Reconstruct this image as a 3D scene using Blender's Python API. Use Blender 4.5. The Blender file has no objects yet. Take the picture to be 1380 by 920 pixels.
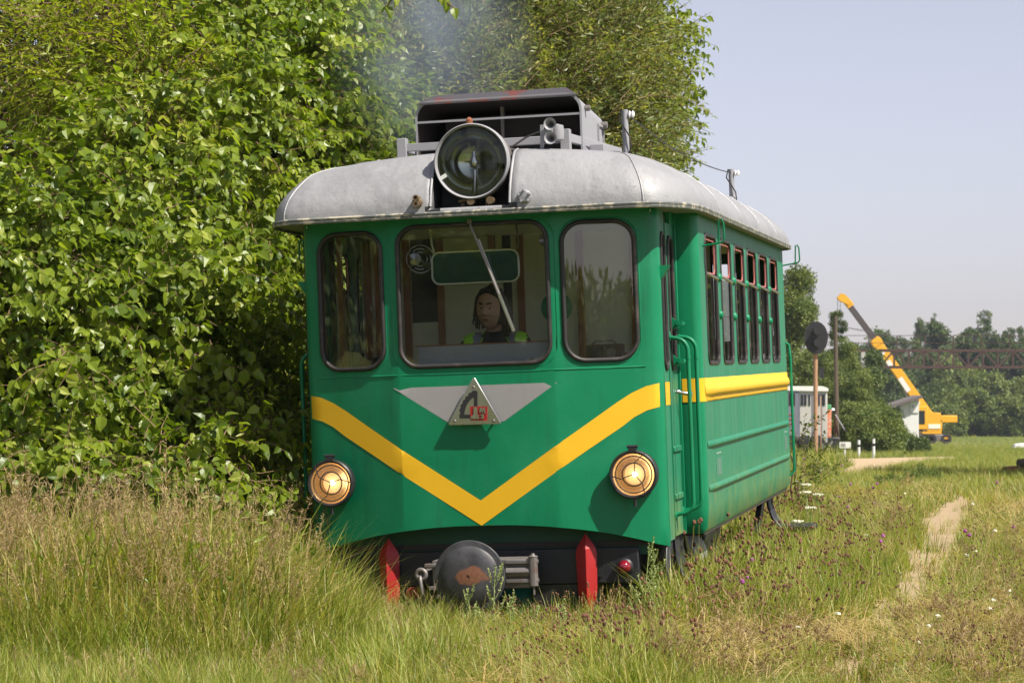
import bpy, bmesh, math, random
import numpy as np
from mathutils import Vector, Matrix, Euler, noise as mnoise
from mathutils.geometry import delaunay_2d_cdt
random.seed(7); rng = np.random.default_rng(7)
R_ = math.radians
S = bpy.context.scene
COL = S.collection

# ---------------------------------------------------------------- camera, world, sun
cam_d = bpy.data.cameras.new("camera"); cam = bpy.data.objects.new("camera", cam_d); COL.objects.link(cam)
FPX, YH, CH = 3360.0, 530.0, 1.35
cam.location = (0, 0, CH); cam.rotation_euler = (R_(90) + math.atan(70 / FPX), 0, 0)
cam_d.sensor_width = 36; cam_d.lens = 36 * FPX / 1380; cam_d.clip_end = 4000; cam_d.clip_start = 0.5
cam_d.dof.use_dof = True; cam_d.dof.focus_distance = 14.0; cam_d.dof.aperture_fstop = 11.0
S.camera = cam
SUN_DIR = Vector((1.90, -1.42, 3.05)).normalized()      # towards the sun
elev = math.asin(SUN_DIR.z); az = math.atan2(SUN_DIR.x, SUN_DIR.y)
w = bpy.data.worlds.new("World"); S.world = w; w.use_nodes = True
nt = w.node_tree; bg = nt.nodes['Background']
sky = nt.nodes.new('ShaderNodeTexSky'); sky.sky_type = 'NISHITA'; sky.sun_disc = False
sky.sun_elevation = elev; sky.sun_rotation = az; sky.air_density = 1.0; sky.dust_density = 0.55; sky.ozone_density = 2.6
hs = nt.nodes.new('ShaderNodeHueSaturation'); hs.inputs['Saturation'].default_value = 0.46
tint = nt.nodes.new('ShaderNodeMix'); tint.data_type = 'RGBA'; tint.blend_type = 'MULTIPLY'; tint.inputs[0].default_value = 1.0
tint.inputs[7].default_value = (1.10, 0.93, 1.16, 1)
nt.links.new(sky.outputs[0], tint.inputs[6]); nt.links.new(tint.outputs[2], hs.inputs['Color'])
nt.links.new(hs.outputs[0], bg.inputs[0]); bg.inputs[1].default_value = 0.074
sd = bpy.data.lights.new("sun", 'SUN'); sun = bpy.data.objects.new("sun", sd); COL.objects.link(sun)
sd.energy = 5.0; sd.angle = R_(0.5); sd.color = (1.0, 0.93, 0.82)
sun.rotation_euler = SUN_DIR.to_track_quat('Z', 'Y').to_euler()
S.view_settings.view_transform = 'Standard'; S.view_settings.look = 'None'; S.view_settings.exposure = 0.67; S.view_settings.gamma = 1
S.render.engine = 'CYCLES'
cy = S.cycles; cy.use_denoising = True
try: cy.denoiser = 'OPENIMAGEDENOISE'; cy.denoising_input_passes = 'RGB_ALBEDO_NORMAL'
except Exception: pass
cy.max_bounces = 10; cy.diffuse_bounces = 4; cy.glossy_bounces = 4; cy.transparent_max_bounces = 24; cy.transmission_bounces = 6
cy.volume_bounces = 0; cy.sample_clamp_indirect = 6; cy.caustics_reflective = False; cy.caustics_refractive = False
cy.volume_step_rate = 2.0

def P(px, py, D):
    """a point seen at photo pixel (px, py), D metres away along the view"""
    return Vector(((px - 690) / FPX * D, D, CH + (YH - py) / FPX * D))

# ---------------------------------------------------------------- materials
def newmat(name):
    m = bpy.data.materials.new(name); m.use_nodes = True
    n = m.node_tree.nodes; l = m.node_tree.links
    return m, n, l, n['Principled BSDF']
def ramp(n, l, fac, stops):
    r = n.new('ShaderNodeValToRGB'); r.color_ramp.elements.remove(r.color_ramp.elements[1])
    for i, (p, c) in enumerate(stops):
        e = r.color_ramp.elements[0] if i == 0 else r.color_ramp.elements.new(p)
        e.position = p; e.color = (*c, 1) if len(c) == 3 else c
    l.new(fac, r.inputs[0]); return r.outputs[0]
def texco(n, l, scale=(1, 1, 1), kind='Object'):
    tc = n.new('ShaderNodeTexCoord'); mp = n.new('ShaderNodeMapping'); mp.inputs['Scale'].default_value = scale
    l.new(tc.outputs[kind], mp.inputs[0]); return mp.outputs[0]
def nz(n, l, vec, scale, detail=4, rough=.55):
    t = n.new('ShaderNodeTexNoise'); t.inputs['Scale'].default_value = scale; t.inputs['Detail'].default_value = detail
    t.inputs['Roughness'].default_value = rough; l.new(vec, t.inputs['Vector']); return t.outputs[0]
def mixc(n, l, fac, a, b, mode='MIX'):
    m = n.new('ShaderNodeMix'); m.data_type = 'RGBA'; m.blend_type = mode
    for s, v in ((m.inputs[0], fac), (m.inputs[6], a), (m.inputs[7], b)):
        if hasattr(v, 'node'): l.new(v, s)
        elif isinstance(v, (int, float)): s.default_value = v
        else: s.default_value = (*v, 1)
    return m.outputs[2]
def bump(n, l, h, b, strength=.3, dist=.01):
    k = n.new('ShaderNodeBump'); k.inputs['Strength'].default_value = strength; k.inputs['Distance'].default_value = dist
    l.new(h, k.inputs['Height']); l.new(k.outputs[0], b.inputs['Normal'])

def pm(name, col, rough=.5, metal=0, var=.18, scale=6, bmp=.15, col2=None, lo=.45, hi=.65, streak=None, coat=0, spec=.5, bdist=.004):
    """paint-like principled material: base colour, soft variation, optional second colour in patches"""
    m, n, l, b = newmat(name)
    v = texco(n, l, streak or (1, 1, 1))
    f = nz(n, l, v, scale, 6, .6)
    c = mixc(n, l, f, tuple(x * (1 - var) for x in col), tuple(min(1, x * (1 + var)) for x in col))
    if col2:
        f2 = nz(n, l, texco(n, l, streak or (1, 1, 1)), scale * 1.7, 8, .65)
        k = ramp(n, l, f2, [(lo, (0, 0, 0)), (hi, (1, 1, 1))])
        c = mixc(n, l, k, c, col2)
    l.new(c, b.inputs['Base Color'])
    rr = n.new('ShaderNodeMapRange'); rr.inputs['To Min'].default_value = max(0, rough - .1); rr.inputs['To Max'].default_value = min(1, rough + .12)
    l.new(f, rr.inputs[0]); l.new(rr.outputs[0], b.inputs['Roughness'])
    b.inputs['Metallic'].default_value = metal; b.inputs['Coat Weight'].default_value = coat
    b.inputs['Specular IOR Level'].default_value = spec
    if bmp: bump(n, l, nz(n, l, texco(n, l), scale * 6, 5), b, bmp, bdist)
    return m

M = {}
M['green'] = pm('green_gloss_paint', (0.001, 0.185, 0.078), .40, var=.10, scale=1.6, bmp=.35, coat=.06, spec=.35, bdist=.006, col2=(0.004, 0.215, 0.095), lo=.5, hi=.8)
M['green_dark'] = pm('dark_green_paint', (0.003, 0.06, 0.03), .5)
M['yellow'] = pm('yellow_paint', (0.78, 0.44, 0.012), .42, var=.08, scale=4)
M['yellow_old'] = pm('weathered_yellow_paint', (0.80, 0.47, 0.02), .5, var=.15, scale=5, col2=(0.45, .22, .03), lo=.62, hi=.75)
M['silver'] = pm('dull_silver_paint', (0.34, 0.33, 0.33), .5, metal=.25, var=.1, streak=(20, 20, 1))
M['black'] = pm('black_paint', (0.018, 0.018, 0.02), .45, var=.3, col2=(0.05, .035, .03), lo=.6, hi=.8)
M['beam'] = pm('beam_paint', (0.014, 0.015, 0.02), .5, var=.3, scale=4, col2=(.03, .03, .032), lo=.5, hi=.8)
M['rubber'] = pm('black_rubber', (0.02, 0.018, 0.018), .55, var=.3, col2=(.10, .075, .065), lo=.5, hi=.8, scale=4)
M['red'] = pm('red_paint', (0.34, 0.012, 0.012), .45, var=.15)
M['chrome'] = pm('bare_metal', (0.55, 0.55, 0.55), .28, metal=1, var=.12)
M['steel'] = pm('worn_steel', (0.22, 0.2, 0.19), .5, metal=.5, var=.2, col2=(.16, .07, .035), lo=.55, hi=.75)
M['rust'] = pm('rust', (0.22, 0.075, 0.03), .85, var=.4, scale=20, bmp=.4)
M['brass'] = pm('old_brass', (0.20, 0.14, 0.08), .5, metal=.4)
M['cream'] = pm('cream_panel', (0.82, 0.82, 0.66), .5, var=.05)
M['intfloor'] = pm('worn_floor', (.42, .36, .28), .7)
M['wood'] = pm('brown_varnished_wood', (0.33, 0.11, 0.035), .35, var=.35, scale=5, streak=(8, 8, 1))
M['dashgrey'] = pm('grey_dash_paint', (0.42, 0.45, 0.52), .45, var=.06)
M['darkint'] = pm('dark_interior', (0.03, 0.025, 0.02), .7)
M['gantry'] = pm('rusty_gantry_steel', (0.065, 0.032, 0.026), .75, var=.3)
M['greyframe'] = pm('grey_frame_paint', (0.28, 0.28, 0.30), .55, var=.1, scale=5)
M['white'] = pm('white_paint', (0.72, 0.72, 0.70), .6, var=.08, scale=2)
M['pinkframe'] = pm('faded_red_frame', (0.42, 0.13, 0.11), .55, var=.2, scale=12)

def weathered_green():
    m, n, l, b = newmat('weathered_side_green')
    v = texco(n, l, (1, 1, 1)); vs = texco(n, l, (9, 9, .7))
    f = nz(n, l, v, 1.5, 5); s = nz(n, l, vs, 1.6, 6, .65)
    c = mixc(n, l, f, (0.005, 0.165, 0.08), (0.009, 0.205, 0.098))
    c = mixc(n, l, ramp(n, l, s, [(.47, (0, 0, 0)), (.75, (.5, .5, .5))]), c, (0.11, 0.26, 0.17))
    s2 = nz(n, l, texco(n, l, (14, 14, .5)), 1.1, 4)
    c = mixc(n, l, ramp(n, l, s2, [(.52, (0, 0, 0)), (.72, (.6, .6, .6))]), c, (0.03, 0.10, 0.05))
    # road dust towards the lower hem
    sx = n.new('ShaderNodeSeparateXYZ'); l.new(texco(n, l), sx.inputs[0])
    mr = n.new('ShaderNodeMapRange'); mr.inputs[1].default_value = .85; mr.inputs[2].default_value = .46; l.new(sx.outputs[2], mr.inputs[0])
    mu = n.new('ShaderNodeMath'); mu.operation = 'MULTIPLY'; l.new(mr.outputs[0], mu.inputs[0]); l.new(ramp(n, l, nz(n, l, v, 5, 6), [(.35, (0, 0, 0)), (.7, (1, 1, 1))]), mu.inputs[1])
    c = mixc(n, l, mu.outputs[0], c, (0.17, 0.24, 0.07))
    l.new(c, b.inputs['Base Color']); b.inputs['Roughness'].default_value = .48
    bump(n, l, nz(n, l, v, 2.2, 3), b, .5, .03)
    return m
M['side'] = weathered_green()
def add_wear(m, dark=(0.012, 0.05, 0.03), amt=.5):
    """small chips, rubbed spots and thin vertical grime over an existing paint"""
    n = m.node_tree.nodes; l = m.node_tree.links; b = n['Principled BSDF']; src = b.inputs['Base Color'].links[0].from_socket
    chips = ramp(n, l, nz(n, l, texco(n, l), 26, 8, .8), [(.70, (0, 0, 0)), (.735, (1, 1, 1))])
    c = mixc(n, l, chips, src, (0.16, 0.09, 0.05))
    gr = ramp(n, l, nz(n, l, texco(n, l, (7, 7, .8)), 1.6, 6, .7), [(.52, (0, 0, 0)), (.8, (amt,) * 3)])
    c = mixc(n, l, gr, c, dark)
    fade = ramp(n, l, nz(n, l, texco(n, l), 2.6, 5, .6), [(.5, (0, 0, 0)), (.78, (.35, .35, .35))])
    l.new(mixc(n, l, fade, c, (0.04, 0.27, 0.15)), b.inputs['Base Color'])
add_wear(M['green'])

def roof_mat():
    m, n, l, b = newmat('weathered_roof_paint')
    v = texco(n, l); f = nz(n, l, v, 2.2, 8, .7); g = nz(n, l, v, 45, 6, .7)
    c = mixc(n, l, ramp(n, l, f, [(.45, (0, 0, 0)), (.52, (1, 1, 1))]), (0.275, 0.275, 0.285), (0.31, 0.31, 0.32))
    c = mixc(n, l, ramp(n, l, nz(n, l, v, 5, 8, .7), [(.60, (0, 0, 0)), (.68, (.5, .5, .5))]), c, (0.37, 0.37, 0.39))
    c = mixc(n, l, ramp(n, l, g, [(.60, (0, 0, 0)), (.72, (.7, .7, .7))]), c, (0.13, 0.12, 0.12))
    l.new(c, b.inputs['Base Color']); b.inputs['Roughness'].default_value = .55; b.inputs['Metallic'].default_value = .15
    a = n.new('ShaderNodeMath'); a.operation = 'ADD'; l.new(g, a.inputs[0])
    k = n.new('ShaderNodeMath'); k.operation = 'MULTIPLY'; k.inputs[1].default_value = 9; l.new(nz(n, l, v, 3.0, 3), k.inputs[0]); l.new(k.outputs[0], a.inputs[1])
    bump(n, l, a.outputs[0], b, .45, .006)
    return m
M['roof'] = roof_mat()
M['roofgreen'] = pm('eave_rail_paint', (0.13, 0.14, 0.135), .6, var=.2, scale=8, col2=(0.42, 0.38, 0.30), lo=.50, hi=.58)
M['flaked'] = pm('grey_paint_flaking_to_rust', (0.065, 0.06, 0.065), .5, var=.1, scale=3, col2=(.13, .035, .025), lo=.54, hi=.57)

def glass_mat(name, tintc=(.92, .95, .92), base=.10, dust=.05, ior=1.5):
    m = bpy.data.materials.new(name); m.use_nodes = True; n = m.node_tree.nodes; l = m.node_tree.links
    n.remove(n['Principled BSDF']); out = n['Material Output']
    t = n.new('ShaderNodeBsdfTransparent'); t.inputs[0].default_value = (*tintc, 1)
    g = n.new('ShaderNodeBsdfGlossy'); g.inputs['Roughness'].default_value = .015
    d = n.new('ShaderNodeBsdfDiffuse'); d.inputs[0].default_value = (.5, .5, .4, 1)
    fr = n.new('ShaderNodeFresnel'); fr.inputs[0].default_value = ior
    ad = n.new('ShaderNodeMath'); ad.operation = 'ADD'; ad.inputs[1].default_value = base; l.new(fr.outputs[0], ad.inputs[0])
    v = texco(n, l); bp = n.new('ShaderNodeBump'); bp.inputs['Strength'].default_value = .05; bp.inputs['Distance'].default_value = .01
    l.new(nz(n, l, v, 2.5, 2), bp.inputs['Height']); l.new(bp.outputs[0], g.inputs['Normal'])
    m1 = n.new('ShaderNodeMixShader'); l.new(ad.outputs[0], m1.inputs[0]); l.new(t.outputs[0], m1.inputs[1]); l.new(g.outputs[0], m1.inputs[2])
    dust = ramp(n, l, nz(n, l, v, 7, 8, .75), [(.5, (.01,) * 3), (.9, (dust,) * 3)])
    m2 = n.new('ShaderNodeMixShader'); l.new(dust, m2.inputs[0]); l.new(m1.outputs[0], m2.inputs[1]); l.new(d.outputs[0], m2.inputs[2])
    l.new(m2.outputs[0], out.inputs[0]); return m
M['glass'] = glass_mat('window_glass')
M['glass_side'] = glass_mat('side_window_glass', (.45, .5, .45), .0, .03, 1.22)
M['lens'] = glass_mat('lamp_lens', (.97, .98, .97), .0, .02)
def emis(name, col, st):
    m, n, l, b = newmat(name); b.inputs['Base Color'].default_value = (*col, 1)
    b.inputs['Emission Color'].default_value = (*col, 1); b.inputs['Emission Strength'].default_value = st; return m
M['bulb_on'] = emis('lit_filament', (1.0, .85, .62), 4.5)
M['refl_on'] = None
M['refl_in'] = emis('glowing_lamp_centre', (1.0, .60, .24), .42)
def reflector_on():
    m, n, l, b = newmat('lit_reflector')
    b.inputs['Base Color'].default_value = (.62, .42, .22, 1); b.inputs['Metallic'].default_value = .9; b.inputs['Roughness'].default_value = .25
    b.inputs['Emission Color'].default_value = (1.0, .50, .17, 1); b.inputs['Emission Strength'].default_value = .13
    v = texco(n, l); bump(n, l, nz(n, l, v, 8, 2), b, .12, .02)
    return m
M['refl_on'] = reflector_on()
M['mirror'] = pm('dull_reflector', (.30, .33, .30), .10, metal=1, var=.1, bmp=0)

def leaf_mat(name, c1, c2, c3=None, trans=.45, rough=.38, mid=.6, hi_=.95):
    """leaf: colour varies from spray to spray and leaf to leaf, light comes through"""
    m = bpy.data.materials.new(name); m.use_nodes = True; n = m.node_tree.nodes; l = m.node_tree.links
    b = n['Principled BSDF']; out = n['Material Output']
    oi = n.new('ShaderNodeObjectInfo')
    ge = n.new('ShaderNodeNewGeometry')
    a = n.new('ShaderNodeMath'); a.operation = 'ADD'; l.new(oi.outputs['Random'], a.inputs[0]); l.new(ge.outputs['Random Per Island'], a.inputs[1])
    h = n.new('ShaderNodeMath'); h.operation = 'MULTIPLY'; h.inputs[1].default_value = .5; l.new(a.outputs[0], h.inputs[0])
    c = ramp(n, l, h.outputs[0], [(.15, c1), (mid, c2), (hi_, c3 or c2)])
    l.new(c, b.inputs['Base Color']); b.inputs['Roughness'].default_value = rough; b.inputs['Specular IOR Level'].default_value = .45
    t = n.new('ShaderNodeBsdfTranslucent')
    l.new(mixc(n, l, 1.0, c, (1.5, 1.55, .55), 'MULTIPLY'), t.inputs[0])
    mx = n.new('ShaderNodeMixShader'); mx.inputs[0].default_value = trans; l.new(b.outputs[0], mx.inputs[1]); l.new(t.outputs[0], mx.inputs[2])
    l.new(mx.outputs[0], out.inputs[0]); return m
M['leaf'] = leaf_mat('broad_leaf', (0.085, 0.14, 0.012), (0.22, 0.29, 0.022), (0.40, 0.44, 0.09))
M['leaf_dark'] = leaf_mat('dark_leaf', (0.05, 0.09, 0.014), (0.11, 0.165, 0.025), (0.20, 0.24, 0.05))
M['leaf_yellow'] = leaf_mat('yellow_leaf', (0.20, 0.26, 0.02), (0.30, 0.34, 0.03), (0.40, 0.40, 0.05))
M['leaf_willow'] = leaf_mat('willow_leaf', (0.09, 0.13, 0.04), (0.21, 0.245, 0.07), (0.42, 0.38, 0.12))
M['leaf_birch'] = leaf_mat('birch_leaf', (0.10, 0.15, 0.02), (0.22, 0.28, 0.04), (0.36, 0.38, 0.09))
M['leaf_far'] = leaf_mat('far_foliage', (0.08, 0.125, 0.025), (0.155, 0.20, 0.04), (0.25, 0.27, 0.07), trans=.25, rough=.6)
M['leaf_far_dark'] = leaf_mat('far_dark_foliage', (0.05, 0.085, 0.022), (0.095, 0.14, 0.032), (0.15, 0.18, 0.05), trans=.2, rough=.6)
M['bark'] = pm('bark', (0.10, 0.075, 0.05), .9, var=.4, scale=12, bmp=.6, bdist=.01)
M['twig'] = pm('twig', (0.16, 0.10, 0.05), .8, bmp=0)
M['grass'] = leaf_mat('green_grass', (0.11, 0.165, 0.02), (0.22, 0.27, 0.03), (0.42, 0.40, 0.11), trans=.35, rough=.45, mid=.5, hi_=.8)
M['grass_tall'] = leaf_mat('tall_grass', (0.11, 0.16, 0.022), (0.23, 0.27, 0.04), (0.48, 0.42, 0.14), trans=.35, rough=.45, mid=.45, hi_=.75)
M['grass_dry'] = leaf_mat('dry_grass', (0.33, 0.24, 0.09), (0.46, 0.35, 0.14), (0.58, 0.46, 0.22), trans=.3, rough=.6)
M['seed'] = leaf_mat('grass_seed_head', (0.28, 0.19, 0.12), (0.42, 0.32, 0.17), (0.55, 0.43, 0.22), trans=.3, rough=.7)
M['brownhead'] = leaf_mat('brown_flower_head', (0.10, 0.045, 0.03), (0.18, 0.08, 0.045), (0.28, 0.14, 0.08), trans=.1, rough=.8)
M['purple'] = leaf_mat('purple_petal', (0.30, 0.06, 0.28), (0.40, 0.12, 0.38), (0.5, .2, .5), trans=.3)
M['whitepetal'] = leaf_mat('white_petal', (0.62, 0.62, 0.50), (0.72, .72, .6), (0.75, .75, .68), trans=.2, rough=.7)
M['palegreen'] = leaf_mat('pale_green_spike', (0.26, 0.33, 0.12), (0.38, 0.44, 0.18), (0.5, .52, .3), trans=.25, rough=.6)

# ---------------------------------------------------------------- mesh helpers
def tag(o, label=None, cat=None, group=None, kind=None):
    if label: o['label'] = label
    if cat: o['category'] = cat
    if group: o['group'] = group
    if kind: o['kind'] = kind
    return o
def link(name, me, mat, parent=None, smooth=None):
    if mat is not None and len(me.materials) == 0:
        for mm in (mat if isinstance(mat, (list, tuple)) else [mat]): me.materials.append(M[mm] if isinstance(mm, str) else mm)
    if smooth is not None:
        me.polygons.foreach_set('use_smooth', [True] * len(me.polygons))
        try: me.set_sharp_from_angle(angle=R_(smooth))
        except Exception: pass
    o = bpy.data.objects.new(name, me); COL.objects.link(o)
    if parent is not None: o.parent = parent
    return o
def empty(name, loc=(0, 0, 0), rz=0):
    o = bpy.data.objects.new(name, None); COL.objects.link(o); o.location = loc; o.rotation_euler = (0, 0, rz); return o

class MB:
    """collects shapes into one mesh"""
    def __init__(s): s.v = []; s.f = []; s.m = []
    def add(s, vs, fs, mi=0):
        b = len(s.v); s.v.extend([tuple(v) for v in vs]); s.f.extend([tuple(i + b for i in f) for f in fs]); s.m.extend([mi] * len(fs)); return s
    def box(s, a, b, mi=0, mat=None):
        x0, y0, z0 = a; x1, y1, z1 = b
        vs = [(x0, y0, z0), (x1, y0, z0), (x1, y1, z0), (x0, y1, z0), (x0, y0, z1), (x1, y0, z1), (x1, y1, z1), (x0, y1, z1)]
        if mat is not None: vs = [mat @ Vector(v) for v in vs]
        return s.add(vs, [(0, 3, 2, 1), (4, 5, 6, 7), (0, 1, 5, 4), (1, 2, 6, 5), (2, 3, 7, 6), (3, 0, 4, 7)], mi)
    def bar(s, p, q, w, h=None, mi=0):
        p, q = Vector(p), Vector(q); h = h or w; d = q - p; L = d.length
        if L < 1e-6: return s
        t = d.to_track_quat('X', 'Z').to_matrix().to_4x4(); t.translation = p
        return s.box((0, -w / 2, -h / 2), (L, w / 2, h / 2), mi, t)
    def tube(s, pts, r, seg=8, closed=False, mi=0):
        pts = [Vector(p) for p in pts]; n = len(pts); rs = r if isinstance(r, (list, tuple)) else [r] * n
        ref = None; vs = []; fs = []
        for i, p in enumerate(pts):
            a = pts[i - 1] if (i or closed) else p; b = pts[(i + 1) % n] if (i < n - 1 or closed) else p
            t = (b - a).normalized() if (b - a).length > 1e-9 else Vector((0, 0, 1))
            if ref is None: ref = t.orthogonal().normalized()
            ref = (ref - t * ref.dot(t)); ref = ref.normalized() if ref.length > 1e-6 else t.orthogonal().normalized()
            bi = t.cross(ref)
            for k in range(seg):
                an = 2 * math.pi * k / seg; vs.append(p + (ref * math.cos(an) + bi * math.sin(an)) * rs[i])
        m = n if closed else n - 1
        for i in range(m):
            for k in range(seg):
                a = i * seg + k; b = i * seg + (k + 1) % seg; j = (i + 1) % n
                fs.append((a, b, j * seg + (k + 1) % seg, j * seg + k))
        if not closed: fs.append(tuple(range(seg))[::-1]); fs.append(tuple((n - 1) * seg + k for k in range(seg)))
        return s.add(vs, fs, mi)
    def lathe(s, prof, origin=(0, 0, 0), axis=(0, 0, 1), seg=32, mi=0, sx=1, sy=1, caps=True):
        """profile of (radius, height along axis)"""
        q = Vector(axis).normalized().to_track_quat('Z', 'Y'); o = Vector(origin); vs = []; fs = []
        for r, h in prof:
            for k in range(seg):
                a = 2 * math.pi * k / seg; vs.append(o + q @ Vector((r * math.cos(a) * sx, r * math.sin(a) * sy, h)))
        for i in range(len(prof) - 1):
            for k in range(seg):
                k2 = (k + 1) % seg; fs.append((i * seg + k, i * seg + k2, (i + 1) * seg + k2, (i + 1) * seg + k))
        if caps and prof[0][0] > 1e-5: fs.append(tuple(range(seg))[::-1])
        if caps and prof[-1][0] > 1e-5: fs.append(tuple((len(prof) - 1) * seg + k for k in range(seg)))
        return s.add(vs, fs, mi)
    def prism(s, poly, y0, y1, fn=None, mi=0):
        """polygon in (x,z) extruded from y0 to y1"""
        fn = fn or (lambda x, y, z: (x, y, z)); n = len(poly)
        vs = [fn(x, y0, z) for x, z in poly] + [fn(x, y1, z) for x, z in poly]
        fs = [tuple(range(n)), tuple(range(n, 2 * n))[::-1]] + [(i, i + n, (i + 1) % n + n, (i + 1) % n) for i in range(n)]
        return s.add(vs, fs, mi)
    def mesh(s, name):
        me = bpy.data.meshes.new(name); me.from_pydata(s.v, [], s.f)
        if any(s.m): me.polygons.foreach_set('material_index', s.m)
        me.update(); return me
    def build(s, name, mat, parent=None, smooth=30, bevel=0, seg=2):
        me = s.mesh(name)
        bm = bmesh.new(); bm.from_mesh(me); bmesh.ops.recalc_face_normals(bm, faces=bm.faces); bm.to_mesh(me); bm.free()
        o = link(name, me, mat, parent, smooth)
        if bevel:
            b = o.modifiers.new('bevel', 'BEVEL'); b.width = bevel; b.segments = seg; b.limit_method = 'ANGLE'; b.angle_limit = R_(35)
        return o

def rrect(x0, z0, x1, z1, r, n=7):
    out = []
    for cx, cz, a0 in ((x1 - r, z1 - r, 0), (x0 + r, z1 - r, 90), (x0 + r, z0 + r, 180), (x1 - r, z0 + r, 270)):
        for k in range(n + 1):
            a = R_(a0 + 90 * k / n); out.append((cx + r * math.cos(a), cz + r * math.sin(a)))
    return out
def inside(p, poly):
    x, y = p; c = False; n = len(poly)
    for i in range(n):
        x1, y1 = poly[i]; x2, y2 = poly[i - 1]
        if (y1 > y) != (y2 > y) and x < (x2 - x1) * (y - y1) / (y2 - y1) + x1: c = not c
    return c
def sheet(name, outer, holes, fn, mat, parent, thick=.006, gx=None, gz=.2, smooth=35, off=-1):
    """polygon with holes in (u,z), mapped into space by fn, given a thickness"""
    pts = []; edges = []
    for loop in [outer] + holes:
        b = len(pts); pts += [Vector(p) for p in loop]; edges += [(b + i, b + (i + 1) % len(loop)) for i in range(len(loop))]
    us = [p[0] for p in outer]; zs = [p[1] for p in outer]
    xs = gx if gx is not None else np.arange(min(us), max(us), .1)
    for u in xs:
        for z in np.arange(min(zs) + .03, max(zs), gz):
            if inside((u, z), outer) and not any(inside((u, z), h) for h in holes): pts.append(Vector((u, z)))
    v, e, f, *_ = delaunay_2d_cdt(pts, edges, [], 1, 1e-6)
    fs = []
    for t in f:
        c = sum((v[i] for i in t), Vector((0, 0))) / len(t)
        if not any(inside(c, h) for h in holes): fs.append(tuple(t))
    me = bpy.data.meshes.new(name); me.from_pydata([fn(p[0], p[1]) for p in v], [], fs); me.update()
    bm = bmesh.new(); bm.from_mesh(me); bmesh.ops.recalc_face_normals(bm, faces=bm.faces); bm.to_mesh(me); bm.free()
    o = link(name, me, mat, parent, smooth)
    if thick:
        md = o.modifiers.new('thick', 'SOLIDIFY'); md.thickness = thick; md.offset = 0
        o.modifiers.new('split', 'EDGE_SPLIT').split_angle = R_(40)
    return o
M['plough'] = pm('teal_plough_paint', (0.006, 0.13, 0.085), .55, var=.2, col2=(.02, .03, .02), lo=.55, hi=.7, scale=5)
M['rustred'] = pm('rusty_red_cap', (0.35, 0.06, 0.03), .6)
M['redglass'] = pm('red_lamp_glass', (0.20, 0.005, 0.015), .08, var=.05, bmp=0, coat=1)
M['visor'] = pm('dark_green_tinted_pane', (0.006, 0.07, 0.04), .15, var=.4, scale=5)
M['radio'] = pm('brown_bakelite', (0.08, 0.045, 0.025), .4)
M['radio_dark'] = pm('dark_cloth', (0.015, 0.015, 0.016), .9, bmp=.5, bdist=.01)
M['skin'] = pm('skin', (0.58, 0.34, 0.24), .5, var=.08, scale=14, bmp=.05)
M['stubble'] = pm('stubbled_skin', (0.48, 0.29, 0.205), .6, var=.2, scale=60, bmp=0)
M['lip'] = pm('lip', (0.30, 0.11, 0.09), .5, bmp=0)
M['hair'] = pm('dark_brown_hair', (0.020, 0.012, 0.008), .75, var=.3, spec=.2, scale=30, bmp=0)
M['shirt'] = pm('black_tshirt', (0.012, 0.013, 0.018), .9, bmp=.4)
M['trousers'] = pm('dark_trousers', (0.02, 0.02, 0.03), .9)
M['hivis'] = pm('hi_vis_cloth', (0.38, 0.85, 0.02), .7, var=.06)
M['reflective'] = pm('grey_reflective_tape', (0.26, 0.27, 0.32), .4, var=.05)
M['eyewhite'] = pm('eye_white', (0.6, 0.58, 0.55), .2, bmp=0)
M['iris'] = pm('dark_iris', (0.03, 0.02, 0.01), .1, bmp=0)
def buffer_mat():
    m, n, l, b = newmat('buffer_face_black_with_rust')
    v = texco(n, l); f = nz(n, l, v, 9, 8, .7)
    mp = n.new('ShaderNodeMapping'); mp.inputs['Location'].default_value = (0.0, .345, -.348); tc = n.new('ShaderNodeTexCoord'); l.new(tc.outputs['Object'], mp.inputs[0])
    sx = n.new('ShaderNodeSeparateXYZ'); l.new(mp.outputs[0], sx.inputs[0])
    def mth(op, a, b2):
        k = n.new('ShaderNodeMath'); k.operation = op
        for s, q in ((k.inputs[0], a), (k.inputs[1], b2)):
            if hasattr(q, 'node'): l.new(q, s)
            else: s.default_value = q
        return k.outputs[0]
    ex = mth('MULTIPLY', mth('SUBTRACT', sx.outputs[0], .015), 9.0); ez = mth('MULTIPLY', mth('ADD', sx.outputs[2], -.008), 17.0)
    d = mth('ADD', mth('MULTIPLY', ex, ex), mth('MULTIPLY', ez, ez)); d = mth('ADD', d, mth('MULTIPLY', mth('SUBTRACT', f, .5), 2.6))
    k = ramp(n, l, d, [(.55, (1, 1, 1)), (.80, (0, 0, 0))])
    base = mixc(n, l, ramp(n, l, f, [(.4, (0, 0, 0)), (.7, (1, 1, 1))]), (0.03, 0.03, 0.034), (0.075, 0.075, 0.08))
    rust = mixc(n, l, nz(n, l, v, 60, 5), (0.11, 0.04, 0.02), (0.27, 0.125, 0.07))
    l.new(mixc(n, l, k, base, rust), b.inputs['Base Color'])
    b.inputs['Roughness'].default_value = .5; bump(n, l, f, b, .35, .004); return m
M['bufferm'] = buffer_mat()

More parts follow.
